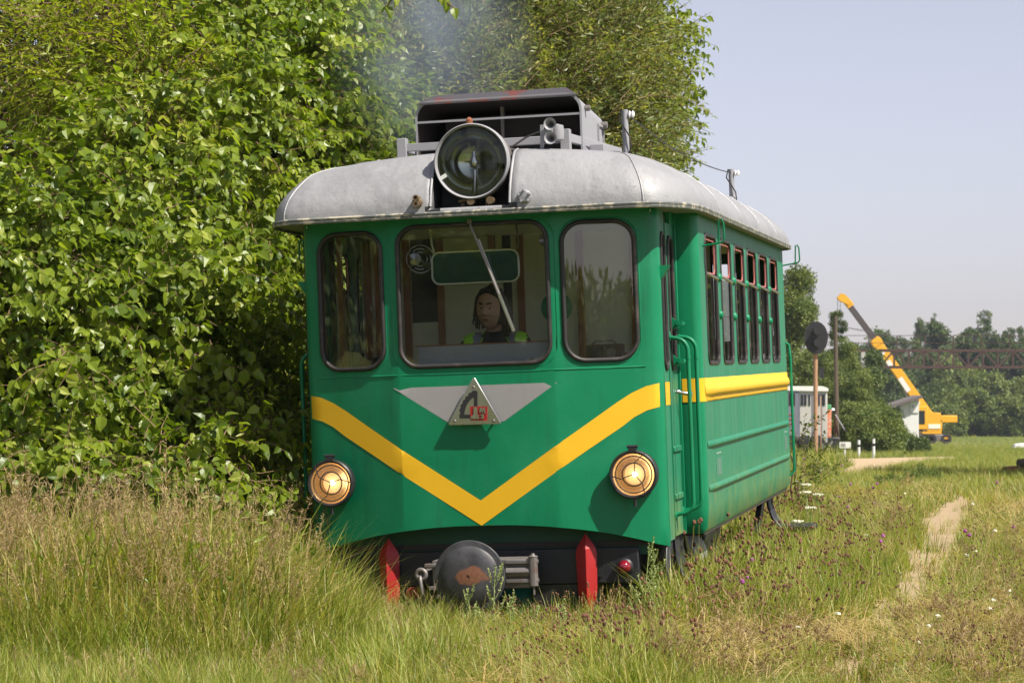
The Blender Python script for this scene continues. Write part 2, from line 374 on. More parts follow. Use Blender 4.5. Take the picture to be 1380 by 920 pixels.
M['signalpost'] = pm('rusty_pale_post', (0.38, 0.22, 0.13), .8, var=.3, scale=3)
M['locopaint'] = pm('peeling_grey_white_paint', (0.46, 0.45, 0.42), .7, var=.15, scale=2, col2=(.25, .22, .2), lo=.58, hi=.7)
M['locogrey'] = pm('blue_grey_paint', (0.16, 0.17, 0.21), .6)
M['orange'] = pm('faded_orange', (0.62, 0.20, 0.10), .6, col2=(.6, .5, .42), lo=.5, hi=.6, scale=3)
M['locogreen'] = pm('light_green_paint', (0.08, 0.30, 0.12), .6)
M['darkglass'] = pm('dark_window', (0.015, 0.018, 0.02), .15)
M['shedroof'] = pm('grey_brown_roofing', (0.14, 0.12, 0.115), .85, var=.2)
M['craneyellow'] = pm('crane_yellow', (0.78, 0.39, 0.012), .45, var=.08)
M['cranedark'] = pm('dark_boom_section', (0.07, 0.055, 0.055), .5)
M['whitepost'] = pm('pale_concrete', (0.45, 0.45, 0.44), .8)
M['weedstem'] = pm('pale_weed_stem', (0.26, 0.32, 0.10), .7, bmp=0)
M['stencil'] = pm('faded_stencil_paint', (0.20, 0.32, 0.26), .6, bmp=0)

# ---------------------------------------------------------------- the railcar (own coordinates: x right, y back, z up, origin at rail level under the nose)
TH = math.atan((1392 - 690) / FPX); PT = math.atan((YH - 477) / FPX * math.cos(TH)); RO = R_(2.0)
Lv = Vector((math.sin(TH) * math.cos(PT), math.cos(TH) * math.cos(PT), math.sin(PT)))
Rv = Vector((math.cos(TH), -math.sin(TH), 0)); Uv = Rv.cross(Lv)
R2 = Rv * math.cos(RO) + Uv * math.sin(RO); U2 = Uv * math.cos(RO) - Rv * math.sin(RO)
CARM = Matrix(((R2.x, Lv.x, U2.x, -0.146), (R2.y, Lv.y, U2.y, 14.0), (R2.z, Lv.z, U2.z, 0.0), (0, 0, 0, 1)))
car = empty('railcar'); car.matrix_world = CARM
tag(car, 'green narrow gauge railcar with yellow chevron, grey domed roof and lit headlamps', 'railcar')
HW = 1.03; BW = 1.17; YB = .8; YE = 5.9; ZT = 2.385; ZL = .484

def FY(x):
    a = abs(x); y = 0.15 * max(0, (a - .44) / .59) ** 1.1
    if a > .975: y += .055 - math.sqrt(max(0, .055 ** 2 - (a - .975) ** 2))
    return y
def front(off=0): return lambda x, z: (x, FY(x) - off - .003 * math.exp(-((abs(x) - .45) / .02) ** 2), z)
arch = lambda x: .612 - .128 * (abs(x) / .95) ** 2.3
outer = [(x, arch(x)) for x in np.linspace(-HW, HW, 41)] + [(HW, ZT)] + [(x, ZT) for x in np.linspace(HW, -HW, 41)[1:-1]] + [(-HW, ZT)]
wins = [rrect(-.925, 1.512, -.532, 2.285, .115), rrect(-.43, 1.512, .43, 2.30, .105), rrect(.512, 1.512, .905, 2.285, .115)]
gxs = np.concatenate([np.linspace(-1.025, -.98, 4), np.arange(-.93, -.4, .06), [-.44, 0, .44], np.arange(.46, .95, .06), np.linspace(.98, 1.025, 4)])
fw = sheet('front_panel', outer, wins, front(), 'green', car, .008, gxs, .09, 40)
for wv in wins:
    g = MB(); f = front(.006)
    g.tube([f(x, z) for x, z in wv], .0135, 8, True); g.tube([front(-.012)(x, z) for x, z in wv], .012, 6, True)
    wo = g.build('windscreen_gasket', 'rubber', car, 60)
    cx = sum(p[0] for p in wv) / len(wv); cz = sum(p[1] for p in wv) / len(wv)
    gp = MB(); gp.v = [front(-.002)(x, z) for x, z in wv]; 
    sheet('pane', wv, [], front(-.004), 'glass', wo, 0, gxs, .2, 60)
    b = MB(); b.tube([front(.0)(cx + (x - cx) * 1.09, cz + (z - cz) * 1.05) for x, z in wv], .0065, 6, True)
    b.build('pressed_rim', 'green', car, 60)
b = MB(); b.tube([front(.002)(x, 1.468) for x in np.linspace(-.95, .94, 40)], .006, 6)
b.build('belt_rib', 'green', car, 60)
# chevron stripe
top = [(0, .752), (.30, .952), (.62, 1.165), (.78, 1.273), (.86, 1.322), (.94, 1.357), (1.03, 1.375)]
low = [(0, .611), (.30, .81), (.62, 1.02), (.80, 1.135), (.87, 1.187), (.94, 1.222), (1.03, 1.245)]
def fine(pl, k=5):
    o = []
    for a, b2 in zip(pl, pl[1:]):
        for i in range(k): o.append((a[0] + (b2[0] - a[0]) * i / k, a[1] + (b2[1] - a[1]) * i / k))
    return o + [pl[-1]]
T, Lw = fine(top), fine(low)
poly = [(-x, z) for x, z in T[::-1]] + T[1:] + Lw[::-1] + [(-x, z) for x, z in Lw[1:]]
sheet('chevron_stripe', poly, [], front(.006), 'yellow', car, 0, gxs, .04, 40)
wedge = [(-.483, 1.397), (.462, 1.397), (.15, 1.19), (-.165, 1.19)]
sheet('silver_wedge', fine(wedge + [wedge[0]], 8)[:-1], [], front(.006), 'silver', car, 0, gxs, .04, 40)
# triangular emblem: coordinates measured on an enlarged photograph, turned upright
def em(u, v):
    k = .000365; dx = (u - 455) * k; dz = (100 - v) * k; a = R_(-2.0)
    return (dx * math.cos(a) - dz * math.sin(a) - .006, 1.437 + dx * math.sin(a) + dz * math.cos(a))
EY = -.034
def plate(name, pl, y0, th, mat, par, bev=0):
    m = MB(); m.prism([em(*p) for p in pl], y0 - th, y0); return m.build(name, mat, par, 20, bev)
tri = [(455, 88), (482, 100), (885, 782), (870, 800), (75, 822), (58, 800), (440, 98)]
embl = plate('emblem', tri, EY, .016, 'chrome', car, .003)
for u, v in ((455, 235), (160, 755), (770, 750)):
    m = MB(); x, z = em(u, v); m.lathe([(.009, 0), (.009, .004), (.004, .007), (0, .007)], (x, EY - .016, z), (0, -1, 0), 12)
    m.lathe([(.006, 0), (.006, .032)], (x, EY, z), (0, 1, 0), 8)
    m.build('emblem_bolt', 'steel', embl)
gear_o = []
for i in range(7):
    a0 = 88 + i * 13.2
    for da, rr in ((0, 445), (4.5, 450), (5, 410), (12.6, 410)):
        a = R_(a0 + da); gear_o.append((520 + rr * math.cos(a) * .63, 690 - rr * math.sin(a) * .93))
gear = [(518, 300)] + gear_o + [(235, 715), (410, 715), (410, 655), (310, 655)]
for k in range(1, 9):
    a = R_(180 - k * 10); gear.append((480 + 172 * math.cos(a), 655 - 250 * math.sin(a)))
gear += [(462, 405), (462, 560), (518, 560)]
plate('gear_mark', [(518, 300), (480, 285), (440, 290), (430, 320), (398, 318), (375, 345), (380, 365), (340, 378), (325, 400), (333, 418), (300, 435), (285, 460), (292, 480), (262, 505), (250, 525), (262, 545), (240, 575), (232, 600), (250, 615), (245, 650), (235, 660), (235, 715), (410, 715), (410, 655), (310, 655), (318, 600), (335, 540), (365, 480), (400, 435), (450, 395), (462, 400), (462, 560), (518, 560)], EY - .016, .005, 'black', embl)
plate('red_square', [(405, 530), (670, 530), (670, 745), (405, 745)], EY - .016, .006, 'red', embl)
m = MB()
for pl in ([(462, 540), (520, 540), (520, 650), (545, 665), (550, 720), (415, 720), (420, 675), (462, 655)],
           [(550, 620), (562, 545), (588, 545), (600, 590), (612, 545), (638, 545), (650, 640), (625, 640), (620, 585), (605, 630), (592, 630), (582, 585), (575, 620)],
           [(568, 650), (620, 650), (628, 668), (615, 680), (628, 697), (618, 715), (568, 715), (568, 700), (600, 700), (600, 688), (580, 688), (580, 675), (600, 675), (600, 665), (568, 665)]):
    m.prism([em(*p) for p in pl], EY - .0265, EY - .02)
m.build('emblem_letters', 'chrome', embl)

# side walls
def side_fn(sg, off=0, y0=YB):
    """u runs: front return (HW..BW) then along the side to the back and round the corner"""
    r = .05; seg1 = BW - r - HW; arc = r * math.pi / 2; Ls = YE - y0 - 2 * r
    def f(u, z):
        tz = max(0, (ZL + .07 - z) / .07); inn = .035 * tz ** 2
        if u < seg1: x, y, nx, ny = HW + u, y0, 0, -1
        elif u < seg1 + arc:
            a = (u - seg1) / r; x = BW - r + r * math.sin(a); y = y0 + r - r * math.cos(a); nx, ny = math.sin(a), -math.cos(a)
        elif u < seg1 + arc + Ls: x = BW; y = y0 + r + u - seg1 - arc; nx, ny = 1, 0
        elif u < seg1 + 2 * arc + Ls:
            a = (u - seg1 - arc - Ls) / r; x = BW - r + r * math.cos(a); y = YE - r + r * math.sin(a); nx, ny = math.cos(a), math.sin(a)
        else: x = BW - r - (u - seg1 - 2 * arc - Ls); y = YE; nx, ny = 0, 1
        o = off - inn
        return (sg * (x + nx * o), y + ny * o, z)
    return f, seg1, arc, Ls
U0 = BW - .05 - HW + .05 * math.pi / 2 - (YB + .05)         # u = U0 + y on the flat side
side_w = [(1.065 + .745 * i, 1.065 + .745 * i + .55) for i in range(6)]
for sg in (1, -1):
    f, seg1, arc, Ls = side_fn(sg)
    tot = seg1 + 2 * arc + Ls + .25
    holes = [rrect(U0 + a, 1.462, U0 + b, 2.252, .07, 5) for a, b in side_w]
    xs = sorted(set([0, seg1] + list(np.linspace(seg1, seg1 + arc, 6)) + list(np.arange(seg1 + arc + .01, seg1 + arc + Ls, .25)) + list(np.linspace(seg1 + arc + Ls, seg1 + 2 * arc + Ls, 6)) + [tot]))
    bt = [(x, ZL) for x in xs]; zz = [(tot, ZL + .02), (tot, ZL + .05), (tot, 1.4), (tot, ZT)]
    out2 = bt + zz[:-1] + [(x, ZT) for x in xs[::-1]] + [(0, ZL + .05), (0, ZL + .02)]
    sw = sheet('side_wall', out2, holes, f, 'side', car, .008, np.array(xs[1:-1] + [seg1 + arc + .03]), .12, 40)
    if sg == 1: sw.data.materials.append(M['green']); 
    for p in sw.data.polygons:
        c = p.center
        if sg == 1 and (c.y < YB + .048): p.material_index = 1
    # windows: dark opening above, glass below, each its own part
    for a, b2 in side_w:
        fr = MB(); hw = rrect(U0 + a + .012, 1.474, U0 + b2 - .012, 2.24, .062, 5)
        fr.tube([f(u, z) for u, z in hw], .014, 6, True)
        wf = fr.build('side_window', 'rubber', car, 60)
        up = MB(); hr = rrect(U0 + a + .03, 2.015, U0 + b2 - .03, 2.215, .045, 5)
        up.tube([side_fn(sg, -.004)[0](u, z) for u, z in hr], .0055, 6, True); up.build('vent_frame', 'pinkframe', wf, 60)
        tb = MB(); tb.tube([side_fn(sg, .004)[0](U0 + a + .03, 2.01), side_fn(sg, .022)[0](U0 + b2 - .08, 1.985)], .009, 6); tb.build('tilt_bar', 'chrome', wf, 60)
        sheet('pane', rrect(U0 + a + .02, 1.48, U0 + b2 - .02, 1.995, .05, 4), [], side_fn(sg, -.01)[0], 'glass_side', wf, 0, np.array([0]), 9, 60)
    for i in range(5):
        y = (side_w[i][1] + side_w[i + 1][0]) / 2
        for z in (2.0, 1.77):
            m = MB(); m.lathe([(.026, 0), (.025, .010), (.016, .02), (0, .023)], (sg * (BW + .004), y, z), (sg, 0, 0), 12, sx=1.0, sy=1.1)
            m.build('wall_lug', 'green', car, 50)
    # yellow pressed belt, ribs, hem
    m = MB(); ys = np.linspace(YB + .05, YE - .03, 26)
    prof = [(0.004, 1.387), (.012, 1.375), (.014, 1.352), (.028, 1.342), (.036, 1.322), (.034, 1.300), (.022, 1.285), (.010, 1.278), (.013, 1.262), (.004, 1.250)]
    vs = []; n = len(prof)
    for k, y in enumerate(ys):
        wob = .003 * mnoise.noise(Vector((y * 3, sg, 0)))
        t = 0 if k in (0, len(ys) - 1) else 1
        for d, z in prof: vs.append((sg * (BW + (d + wob) * (t * .85 + .15) + .004), y, z + wob))
    fs = [(i * n + j, i * n + j + 1, (i + 1) * n + j + 1, (i + 1) * n + j) for i in range(len(ys) - 1) for j in range(n - 1)]
    m.add(vs, fs); m.build('yellow_belt', 'yellow_old', car, 60)
    m = MB(); f2 = side_fn(sg, .007)[0]; us = list(np.linspace(.02, seg1 + arc + .06, 14))
    m.add([f2(u, 1.25) for u in us] + [f2(u, 1.387) for u in us], [(i, i + 1, i + 1 + len(us), i + len(us)) for i in range(len(us) - 1)])
    m.build('belt_end', 'yellow', car, 40)
    for z0 in (.994, .738):
        m = MB(); prof = [(0.003, z0 + .022), (.018, z0 + .012), (.022, z0), (.018, z0 - .012), (.003, z0 - .022)]; n = 5; vs = []
        for k, y in enumerate(np.linspace(YB + .08, YE - .08, 22)):
            t = .2 if k in (0, 21) else 1
            for d, z in prof: vs.append((sg * (BW + d * t + .003), y, z))
        m.add(vs, [(i * n + j, i * n + j + 1, (i + 1) * n + j + 1, (i + 1) * n + j) for i in range(21) for j in range(n - 1)])
        m.build('pressed_rib', 'side', car, 60)
    # cab side wall and door
    fd = lambda u, z, s=sg: (s * HW, u, z)
    slit = rrect(.228, 1.45, .362, 2.215, .055, 5)
    slit2 = rrect(.44, 1.45, .62, 2.20, .06, 5)
    sheet('cab_side_panel', [(.204, .486), (.385, .486), (.385, ZT), (.204, ZT)], [slit], fd, 'side', car, .008, np.array([.2]), .2)
    sheet('stripe_end', [(.206, 1.245), (.383, 1.245), (.383, 1.375), (.206, 1.375)], [], lambda u, z, s=sg: (s * (HW + .0065), u, z), 'yellow', car, 0, np.array([.3]), 9)
    m = MB(); m.tube([(sg * (HW + .004), u, z) for u, z in slit], .013, 6, True); g1 = m.build('cab_side_window', 'rubber', car, 60)
    sheet('pane', slit, [], lambda u, z, s=sg: (s * (HW - .003), u, z), 'glass', g1, 0, np.array([0]), 9)
    door = sheet('cab_door', [(.392, .50), (.69, .50), (.69, 2.28), (.392, 2.28)], [slit2], lambda u, z, s=sg: (s * (HW + .004), u, z), 'side', car, .012, np.array([.45]), .2)
    m = MB(); m.tube([(sg * (HW + .012), u, z) for u, z in slit2], .013, 6, True); g1 = m.build('door_window', 'rubber', door, 60)
    m = MB(); m.tube([(sg * (HW + .01), .59, 1.315), (sg * (HW + .03), .59, 1.315), (sg * (HW + .035), .60, 1.31), (sg * (HW + .085), .62, 1.30)], .011, 8)
    m.lathe([(.016, 0), (.016, .02), (0, .022)], (sg * (HW + .08), .62, 1.30), (sg, 0, 0), 10); m.build('door_handle', 'chrome', door, 50)
    for z0 in (.99, .72):
        m = MB(); m.bar((sg * (HW + .012), .40, z0), (sg * (HW + .012), .68, z0), .02, .035); m.build('door_rib', 'side', door, 30, .006)
    m = MB(); m.box((min(sg * 1.0, sg * 1.035), .69, .49), (max(sg * 1.0, sg * 1.035), .712, 2.36)); m.build('door_gap_seal', 'rubber', car)
    m = MB(); m.bar((sg * HW, .735, .49), (sg * HW, .735, 2.38), .02, .045); m.bar((sg * (HW - .005), .6, 2.33), (sg * (HW - .005), .8, 2.33), .03, .1); m.build('door_post', 'green', car, 30, .004)
    for z0 in (1.705, 1.49):
        m = MB(); m.prism([(0, z0 - .045), (.0, z0 + .045), (.035, z0 + .02), (.09, z0 + .012), (.09, z0 - .012), (.035, z0 - .02)], .50, .53, lambda x, y, z, s=sg: (s * (HW + .005 + x * .8), y, z))
        m.tube([(sg * (HW + .05), .49, z0), (sg * (HW + .05), .73, z0)], .012, 8); m.build('door_hinge', 'green', door, 40)
    m = MB(); m.prism([(0, 1.95), (0, 2.03), (.05, 2.03)], .20, .27, lambda x, y, z, s=sg: (s * (HW + .004 + x), y, z)); m.build('gutter_bracket', 'green', car)
    # hand rails
    for y0, tp, bt2, sx in ((.42, 1.632, .625, .112), (.725, 1.64, .63, .118)):
        pts = [(0, tp)] + [(sx - .075 + .075 * math.sin(a), tp - .01 - .075 * (1 - math.cos(a))) for a in np.linspace(0, math.pi / 2, 7)]
        pts += [(sx, 1.1)] + [(sx - .075 * (1 - math.cos(a)), bt2 + .06 - .06 * math.sin(a)) for a in np.linspace(0, math.pi / 2, 7)] + [(0, bt2 - .01)]
        m = MB(); m.tube([(sg * (HW + x), y0, z) for x, z in pts], .0118, 10)
        for z in (tp, bt2 - .01): m.lathe([(.03, 0), (.028, .012), (0, .014)], (sg * (HW + .004), y0, z), (sg, 0, 0), 10)
        m.tube([(sg * (HW + sx), y0, 1.50), (sg * (HW + sx), y0, 1.52)], .0145, 10)
        m.build('hand_rail', 'green', car, 50)
    m = MB(); m.tube([(sg * BW, YE - .06, 1.62), (sg * (BW + .025), YE - .05, 1.6), (sg * (BW + .035), YE - .05, 1.5), (sg * (BW + .035), YE - .05, .62), (sg * BW, YE - .06, .58)], .011, 8)
    m.build('hand_rail', 'green', car, 50)
    # wire mirror brackets
    for yy, zz2 in ((1.0, 2.165), (YE - .02, 2.22)):
        m = MB(); m.tube([(sg * BW, yy, zz2), (sg * (BW + .11), yy, zz2 + .015), (sg * (BW + .125), yy, zz2 + .02), (sg * (BW + .135), yy, zz2 + .04), (sg * (BW + .132), yy, zz2 + .13), (sg * (BW + .12), yy, zz2 + .155), (sg * (BW + .105), yy, zz2 + .15), (sg * (BW + .10), yy, zz2 + .02)], .006, 6)
        m.build('mirror_bracket', 'green', car, 60)
    # small faded stencils low on the side
    for y0 in ((1.28, 5.45) if sg == 1 else ()):
        m = MB()
        for k in range(5):
            if k == 2: m.box((BW + .005, y0 + .05 * k, .80), (BW + .0066, y0 + .05 * k + .02, .90)); continue
            m.box((BW + .005, y0 + .05 * k, .79 + .01 * (k % 2)), (BW + .0066, y0 + .05 * k + .014, .90))
        m.box((BW + .005, y0 - .02, .925), (BW + .0066, y0 + .22, .935)); m.build('faded_stencil', 'stencil', car)
    # steps
    for y0 in (.50, YE - .35):
        zb = .20 if y0 < 1 else .17
        m = MB(); pts = [(HW - .02, .50), (HW - .01, .36), (HW + .02, .27), (HW + .09, zb + .01), (HW + .2, zb), (HW + .33, zb + .01)]
        for dy in (0, .25): m.tube([(sg * x, y0 + dy, z) for x, z in pts], .013, 6)
        for (x0, z0), (x1, z1) in zip(pts, pts[1:]):
            m.add([(sg * x0, y0, z0), (sg * x1, y0, z1), (sg * x1, y0 + .25, z1), (sg * x0, y0 + .25, z0), (sg * x0, y0, z0 + .012), (sg * x1, y0, z1 + .012), (sg * x1, y0 + .25, z1 + .012), (sg * x0, y0 + .25, z0 + .012)],
                  [(0, 1, 2, 3), (7, 6, 5, 4), (0, 4, 5, 1), (3, 2, 6, 7)])
        st = m.build('step_bracket', 'black', car, 40)
        m = MB(); m.box((sg * (HW + .09) if sg > 0 else sg * (HW + .34), y0 - .03, zb - .002), (sg * (HW + .34) if sg > 0 else sg * (HW + .09), y0 + .28, zb + .042)); m.build('step_tread', 'rubber', st, 30, .015, 3)

sheet('rear_wall', [(-.95, ZL), (.95, ZL), (.95, ZT), (-.95, ZT)], [rrect(-.8, 1.5, -.3, 2.25, .08), rrect(.3, 1.5, .8, 2.25, .08)], lambda u, z: (u, YE, z), 'side', car, .008, np.array([0]), .3)

# roof: a closed domed solid with the searchlight recess cut out
def roof_outline():
    o = [(x, -.13 + .02 * (x / 1.05) ** 4) for x in np.linspace(-1.02, 1.0, 24)]
    for k in range(1, 10):
        a = math.pi / 2 * k / 9; o.append((1.0 + .24 * math.sin(a), .72 - .83 * math.cos(a) ** .85 if k < 9 else .72))
    for y in np.linspace(.72, 5.75, 18)[1:]: o.append((1.24, y))
    for k in range(1, 8):
        a = math.pi / 2 * k / 7; o.append((1.0 + .24 * math.cos(a), 5.75 + .28 * math.sin(a)))
    half = o
    for x in np.linspace(1.0, -1.0, 16)[1:]: o.append((x, 6.03))
    for k in range(1, 8):
        a = math.pi / 2 * k / 7; o.append((-1.0 - .24 * math.sin(a), 5.75 + .28 * math.cos(a)))
    for y in np.linspace(5.75, .72, 18)[1:]: o.append((-1.24, y))
    for k in range(1, 9):
        a = math.pi / 2 * (1 - k / 9); o.append((-1.02 - .22 * math.sin(a), .72 - .83 * math.cos(a) ** .85))
    return o
RO_ = roof_outline(); HR = .355
def roof_pt(ox, oy, t):
    sy = min(max(oy, .42), 5.6); sx = min(max(ox, -.72), .72)
    if t <= .7: r = 1 - t / .7; x = sx + (ox - sx) * r
    else: r = 0; x = sx * (1 - (t - .7) / .3)
    y = sy + (oy - sy) * r
    return (x, y, 2.372 + (.245 * max(0, 1 - r ** 2.7) ** .47 + .125 * (1 - (x / 1.24) ** 2) * min(1, (1 - r) * 3)))
def roof_z(x, y):
    r = min(1, math.hypot(max(0, (abs(x) - .72) / .52), max(0, (.42 - y) / .55)))
    return 2.372 + .245 * max(0, 1 - r ** 2.7) ** .47 + .125 * (1 - (x / 1.24) ** 2) * min(1, (1 - r) * 3)
m = MB(); n = len(RO_); ts = [0, .003, .009, .02, .04, .07, .11, .17, .24, .33, .43, .55, .7, .8, .9, .985]
for t in ts: m.v += [roof_pt(x, y, t) for x, y in RO_]
for i in range(len(ts) - 1):
    for k in range(n): k2 = (k + 1) % n; m.f.append((i * n + k, i * n + k2, (i + 1) * n + k2, (i + 1) * n + k)); m.m.append(0)
# close along the ridge
top0 = (len(ts) - 1) * n
m.f.append(tuple(top0 + k for k in range(n))); m.m.append(0)
b0 = len(m.v); m.v += [(x, y, 2.352) for x, y in RO_]
for k in range(n): m.f.append((b0 + k, b0 + (k + 1) % n, (k + 1) % n, k)); m.m.append(0)
m.f.append(tuple(b0 + k for k in range(n))[::-1]); m.m.append(0)
roof = m.build('roof', 'roof', car, 35)
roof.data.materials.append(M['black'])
cut = MB(); cut.box((-.195, -.5, 2.39), (.248, .16, 3.2)); ct = cut.build('recess', 'black', car)
bo = roof.modifiers.new('cut', 'BOOLEAN'); bo.object = ct; bo.operation = 'DIFFERENCE'; bo.solver = 'EXACT'
dg = bpy.context.evaluated_depsgraph_get(); me2 = bpy.data.meshes.new_from_object(roof.evaluated_get(dg)); roof.modifiers.clear(); roof.data = me2
bpy.data.objects.remove(ct)
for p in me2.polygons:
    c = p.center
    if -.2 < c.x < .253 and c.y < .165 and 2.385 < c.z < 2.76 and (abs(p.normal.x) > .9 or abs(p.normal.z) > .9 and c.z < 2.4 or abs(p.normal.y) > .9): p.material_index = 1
m = MB(); path = [(x * 1.004, (y - 2.9) * 1.002 + 2.9, 2.362) for x, y in RO_]
m.tube(path, .011, 6, True); m.tube([(x, y, z - .016) for x, y, z in path], .009, 6, True); m.build('eave_rail', 'roofgreen', roof, 30)
for yv in (1.35, 2.5, 3.65, 4.8):
    m = MB(); m.tube([(x, yv, roof_z(x, yv) + .001) for x in 1.238 * np.sin(np.linspace(-math.pi / 2, math.pi / 2, 40))], .006, 5); m.build('roof_seam', 'roof', roof, 60)
for k in (23, -1):
    m = MB(); ox, oy = RO_[k]; m.tube([roof_pt(ox, oy, t) for t in ts[:13]], .005, 5); m.build('roof_seam', 'roof', roof, 60)
for xs_ in (-.2, .253):
    m = MB(); m.tube([(xs_, y, roof_z(xs_, y)) for y in np.linspace(-.128, .16, 10)], .008, 6); m.build('recess_edge', 'roof', roof, 60)

# searchlight
sc = (.03, -.02, 2.648)
m = MB(); m.lathe([(.203, 0), (.205, -.02), (.207, .05), (.20, .07), (.205, .085), (.203, .15), (.16, .21), (.05, .24), (0, .24)], sc, (0, 1, 0), 48, caps=False)
sl = m.build('searchlight', 'steel', car, 40)
m = MB(); m.lathe([(.196, .0), (.198, -.035), (.207, -.045), (.213, -.035), (.214, -.02), (.209, -.008), (.213, .004), (.213, .02), (.206, .03)], (sc[0], sc[1] - .01, sc[2]), (0, 1, 0), 56, caps=False); m.build('rim', 'greyframe', sl, 50)
m = MB(); m.lathe([(.197, -.03), (.19, .0), (.16, .06), (.11, .10), (.05, .12), (.0, .125)], (sc[0], sc[1], sc[2]), (0, 1, 0), 48, caps=False); m.build('reflector', 'mirror', sl, 60)
m = MB(); m.lathe([(.198, -.028), (.15, -.04), (.08, -.048), (0, -.05)], sc, (0, 1, 0), 40, caps=False); m.build('lamp_glass', 'lens', sl, 60)
m = MB(); m.tube([(sc[0], -.0, 2.47), (sc[0], .03, 2.56), (sc[0], .04, 2.63)], .016, 8); m.lathe([(.0, -.04), (.028, -.02), (.034, .01), (.02, .045), (.014, .07), (0, .07)], (sc[0], .03, 2.64), (0, 0, 1), 14); m.build('bulb', 'chrome', sl, 60)
m = MB(); m.bar((-.04, .0, 2.40), (-.04, .02, 2.48), .02, .02); m.bar((.10, .0, 2.40), (.10, .02, 2.48), .02, .02); m.bar((-.06, -.02, 2.43), (.12, -.02, 2.45), .02, .012)
for q in (-.01, .10): m.lathe([(.022, -.02), (.022, .02)], (q + .03, -.05, 2.425), (0, 1, 0), 10)
m.build('mounting_bracket', 'brass', sl, 30)
m = MB(); m.lathe([(.02, 0), (.02, .03), (.008, .045), (0, .045)], (sc[0] - .01, -.03, sc[2] + .205), (0, 0, 1), 10); m.build('top_clip', 'rust', sl, 30)
m = MB(); m.bar((-.15, -.062, 2.56), (-.115, -.062, 2.58), .003, .022); m.build('maker_sticker', 'white', sl)
# plug socket and cap on roof front
m = MB(); pz = 2.43; yy = -.125
m.lathe([(.03, 0), (.03, .02), (.022, .03), (.022, .045), (0, .045)], (-.27, yy, pz), (0, -1, 0), 8)
for dz in (.022, -.012): m.lathe([(.017, 0), (.017, .06), (.010, .06), (.010, .03), (0, .03)], (-.268, yy, pz + dz), (0, -1, 0), 12)
m.build('cable_socket', 'brass', roof, 40)
m = MB(); m.lathe([(.04, 0), (.04, .012), (.028, .02), (.028, .03), (0, .032)], (.34, yy + .005, 2.432), (0, -1, 0), 16)
for k in range(5):
    a = R_(20 + 72 * k); m.lathe([(.008, 0), (.008, .034), (0, .036)], (.34 + .032 * math.cos(a), yy, 2.432 + .032 * math.sin(a)), (0, -1, 0), 6)
m.build('round_cap', 'greyframe', roof, 40)

# roof frame and hood
m = MB(); zf = 2.79
m.bar((-.47, .33, zf - .01), (.49, .33, zf - .01), .03, .045); m.bar((-.47, .5, zf), (-.47, 1.5, zf), .03, .05); m.bar((.50, .33, zf), (.62, 1.5, zf), .03, .05)
m.build('roof_frame', 'greyframe', car, 30, .003)
for x, wd in ((-.46, .055), (.50, .055)):
    m = MB(); m.box((x - wd / 2, .30, 2.70), (x + wd / 2, .36, 2.835)); m.build('frame_post', 'greyframe', car, 30, .003)
m = MB(); m.box((.60, .55, 2.70), (.68, .8, 2.76)); m.build('frame_foot', 'greyframe', car, 30, .003)
hx0, hx1, hy0, hy1, hz0, hz1 = -.445, .55, .6, 1.36, 2.70, 3.105
def hoodprof(inset=0):
    a, b2, z0, z1 = hx0 + inset, hx1 - inset, hz0, hz1 - inset - .03
    r = .09; o = [(b2, z0)]
    for k in range(6): t = R_(18 * k); o.append((b2 - r + r * math.cos(t), z1 - r + r * math.sin(t)))
    for k in range(6): t = R_(90 + 18 * k); o.append((a + r + r * math.cos(t), z1 - r + r * math.sin(t)))
    o.append((a, z0)); return o
m = MB(); po, pi2 = hoodprof(), hoodprof(.012); n = len(po)
for y in (hy0, hy1): m.v += [(x, y, z - (.05 if y == hy1 and z > 2.9 else 0)) for x, z in po]; m.v += [(x, y + (0 if y == hy0 else -.012), z - (.05 if y == hy1 and z > 2.9 else 0)) for x, z in pi2]
for i in range(n - 1):
    m.f += [(i, i + 1, 2 * n + i + 1, 2 * n + i)]; m.m += [0]
    m.f += [(n + i + 1, n + i, 3 * n + i, 3 * n + i + 1)]; m.m += [1]
    m.f += [(i + 1, i, n + i, n + i + 1)]; m.m += [0]
m.f += [tuple(2 * n + i for i in range(n))[::-1], tuple(3 * n + i for i in range(n))]; m.m += [0, 1]
me = m.mesh('air_hood'); hood = link('air_hood', me, ['greyframe', 'darkint'], car, 35)
m = MB(); m.add([(hx0 + .02, hy0 - .02, hz1 - .045), (hx1 - .02, hy0 - .02, hz1 - .045), (hx1 - .11, hy0 + .13, hz1 + .015), (hx0 + .09, hy0 + .13, hz1 + .015), (hx0 + .02, hy0 - .02, hz1 - .055), (hx1 - .02, hy0 - .02, hz1 - .055), (hx1 - .11, hy0 + .13, hz1 + .003), (hx0 + .09, hy0 + .13, hz1 + .003)],
    [(0, 1, 2, 3), (7, 6, 5, 4), (0, 4, 5, 1), (1, 5, 6, 2), (2, 6, 7, 3), (3, 7, 4, 0)]); m.build('top_flap', 'flaked', hood, 20)
m = MB(); m.bar((hx0 + .005, hy0 + .01, hz1 - .155), (hx1 - .005, hy0 + .01, hz1 - .155), .016, .012); m.build('cross_rod', 'greyframe', hood)
m = MB(); m.bar((.02, hy0 + .3, 2.75), (.02, hy0 + .3, 3.05), .05, .02); m.build('inner_divider', 'steel', hood)
m = MB(); m.box((hx0 + .1, hy0 + .35, 2.74), (hx1 - .06, hy0 + .40, 3.0)); m.build('radiator', 'darkint', hood)
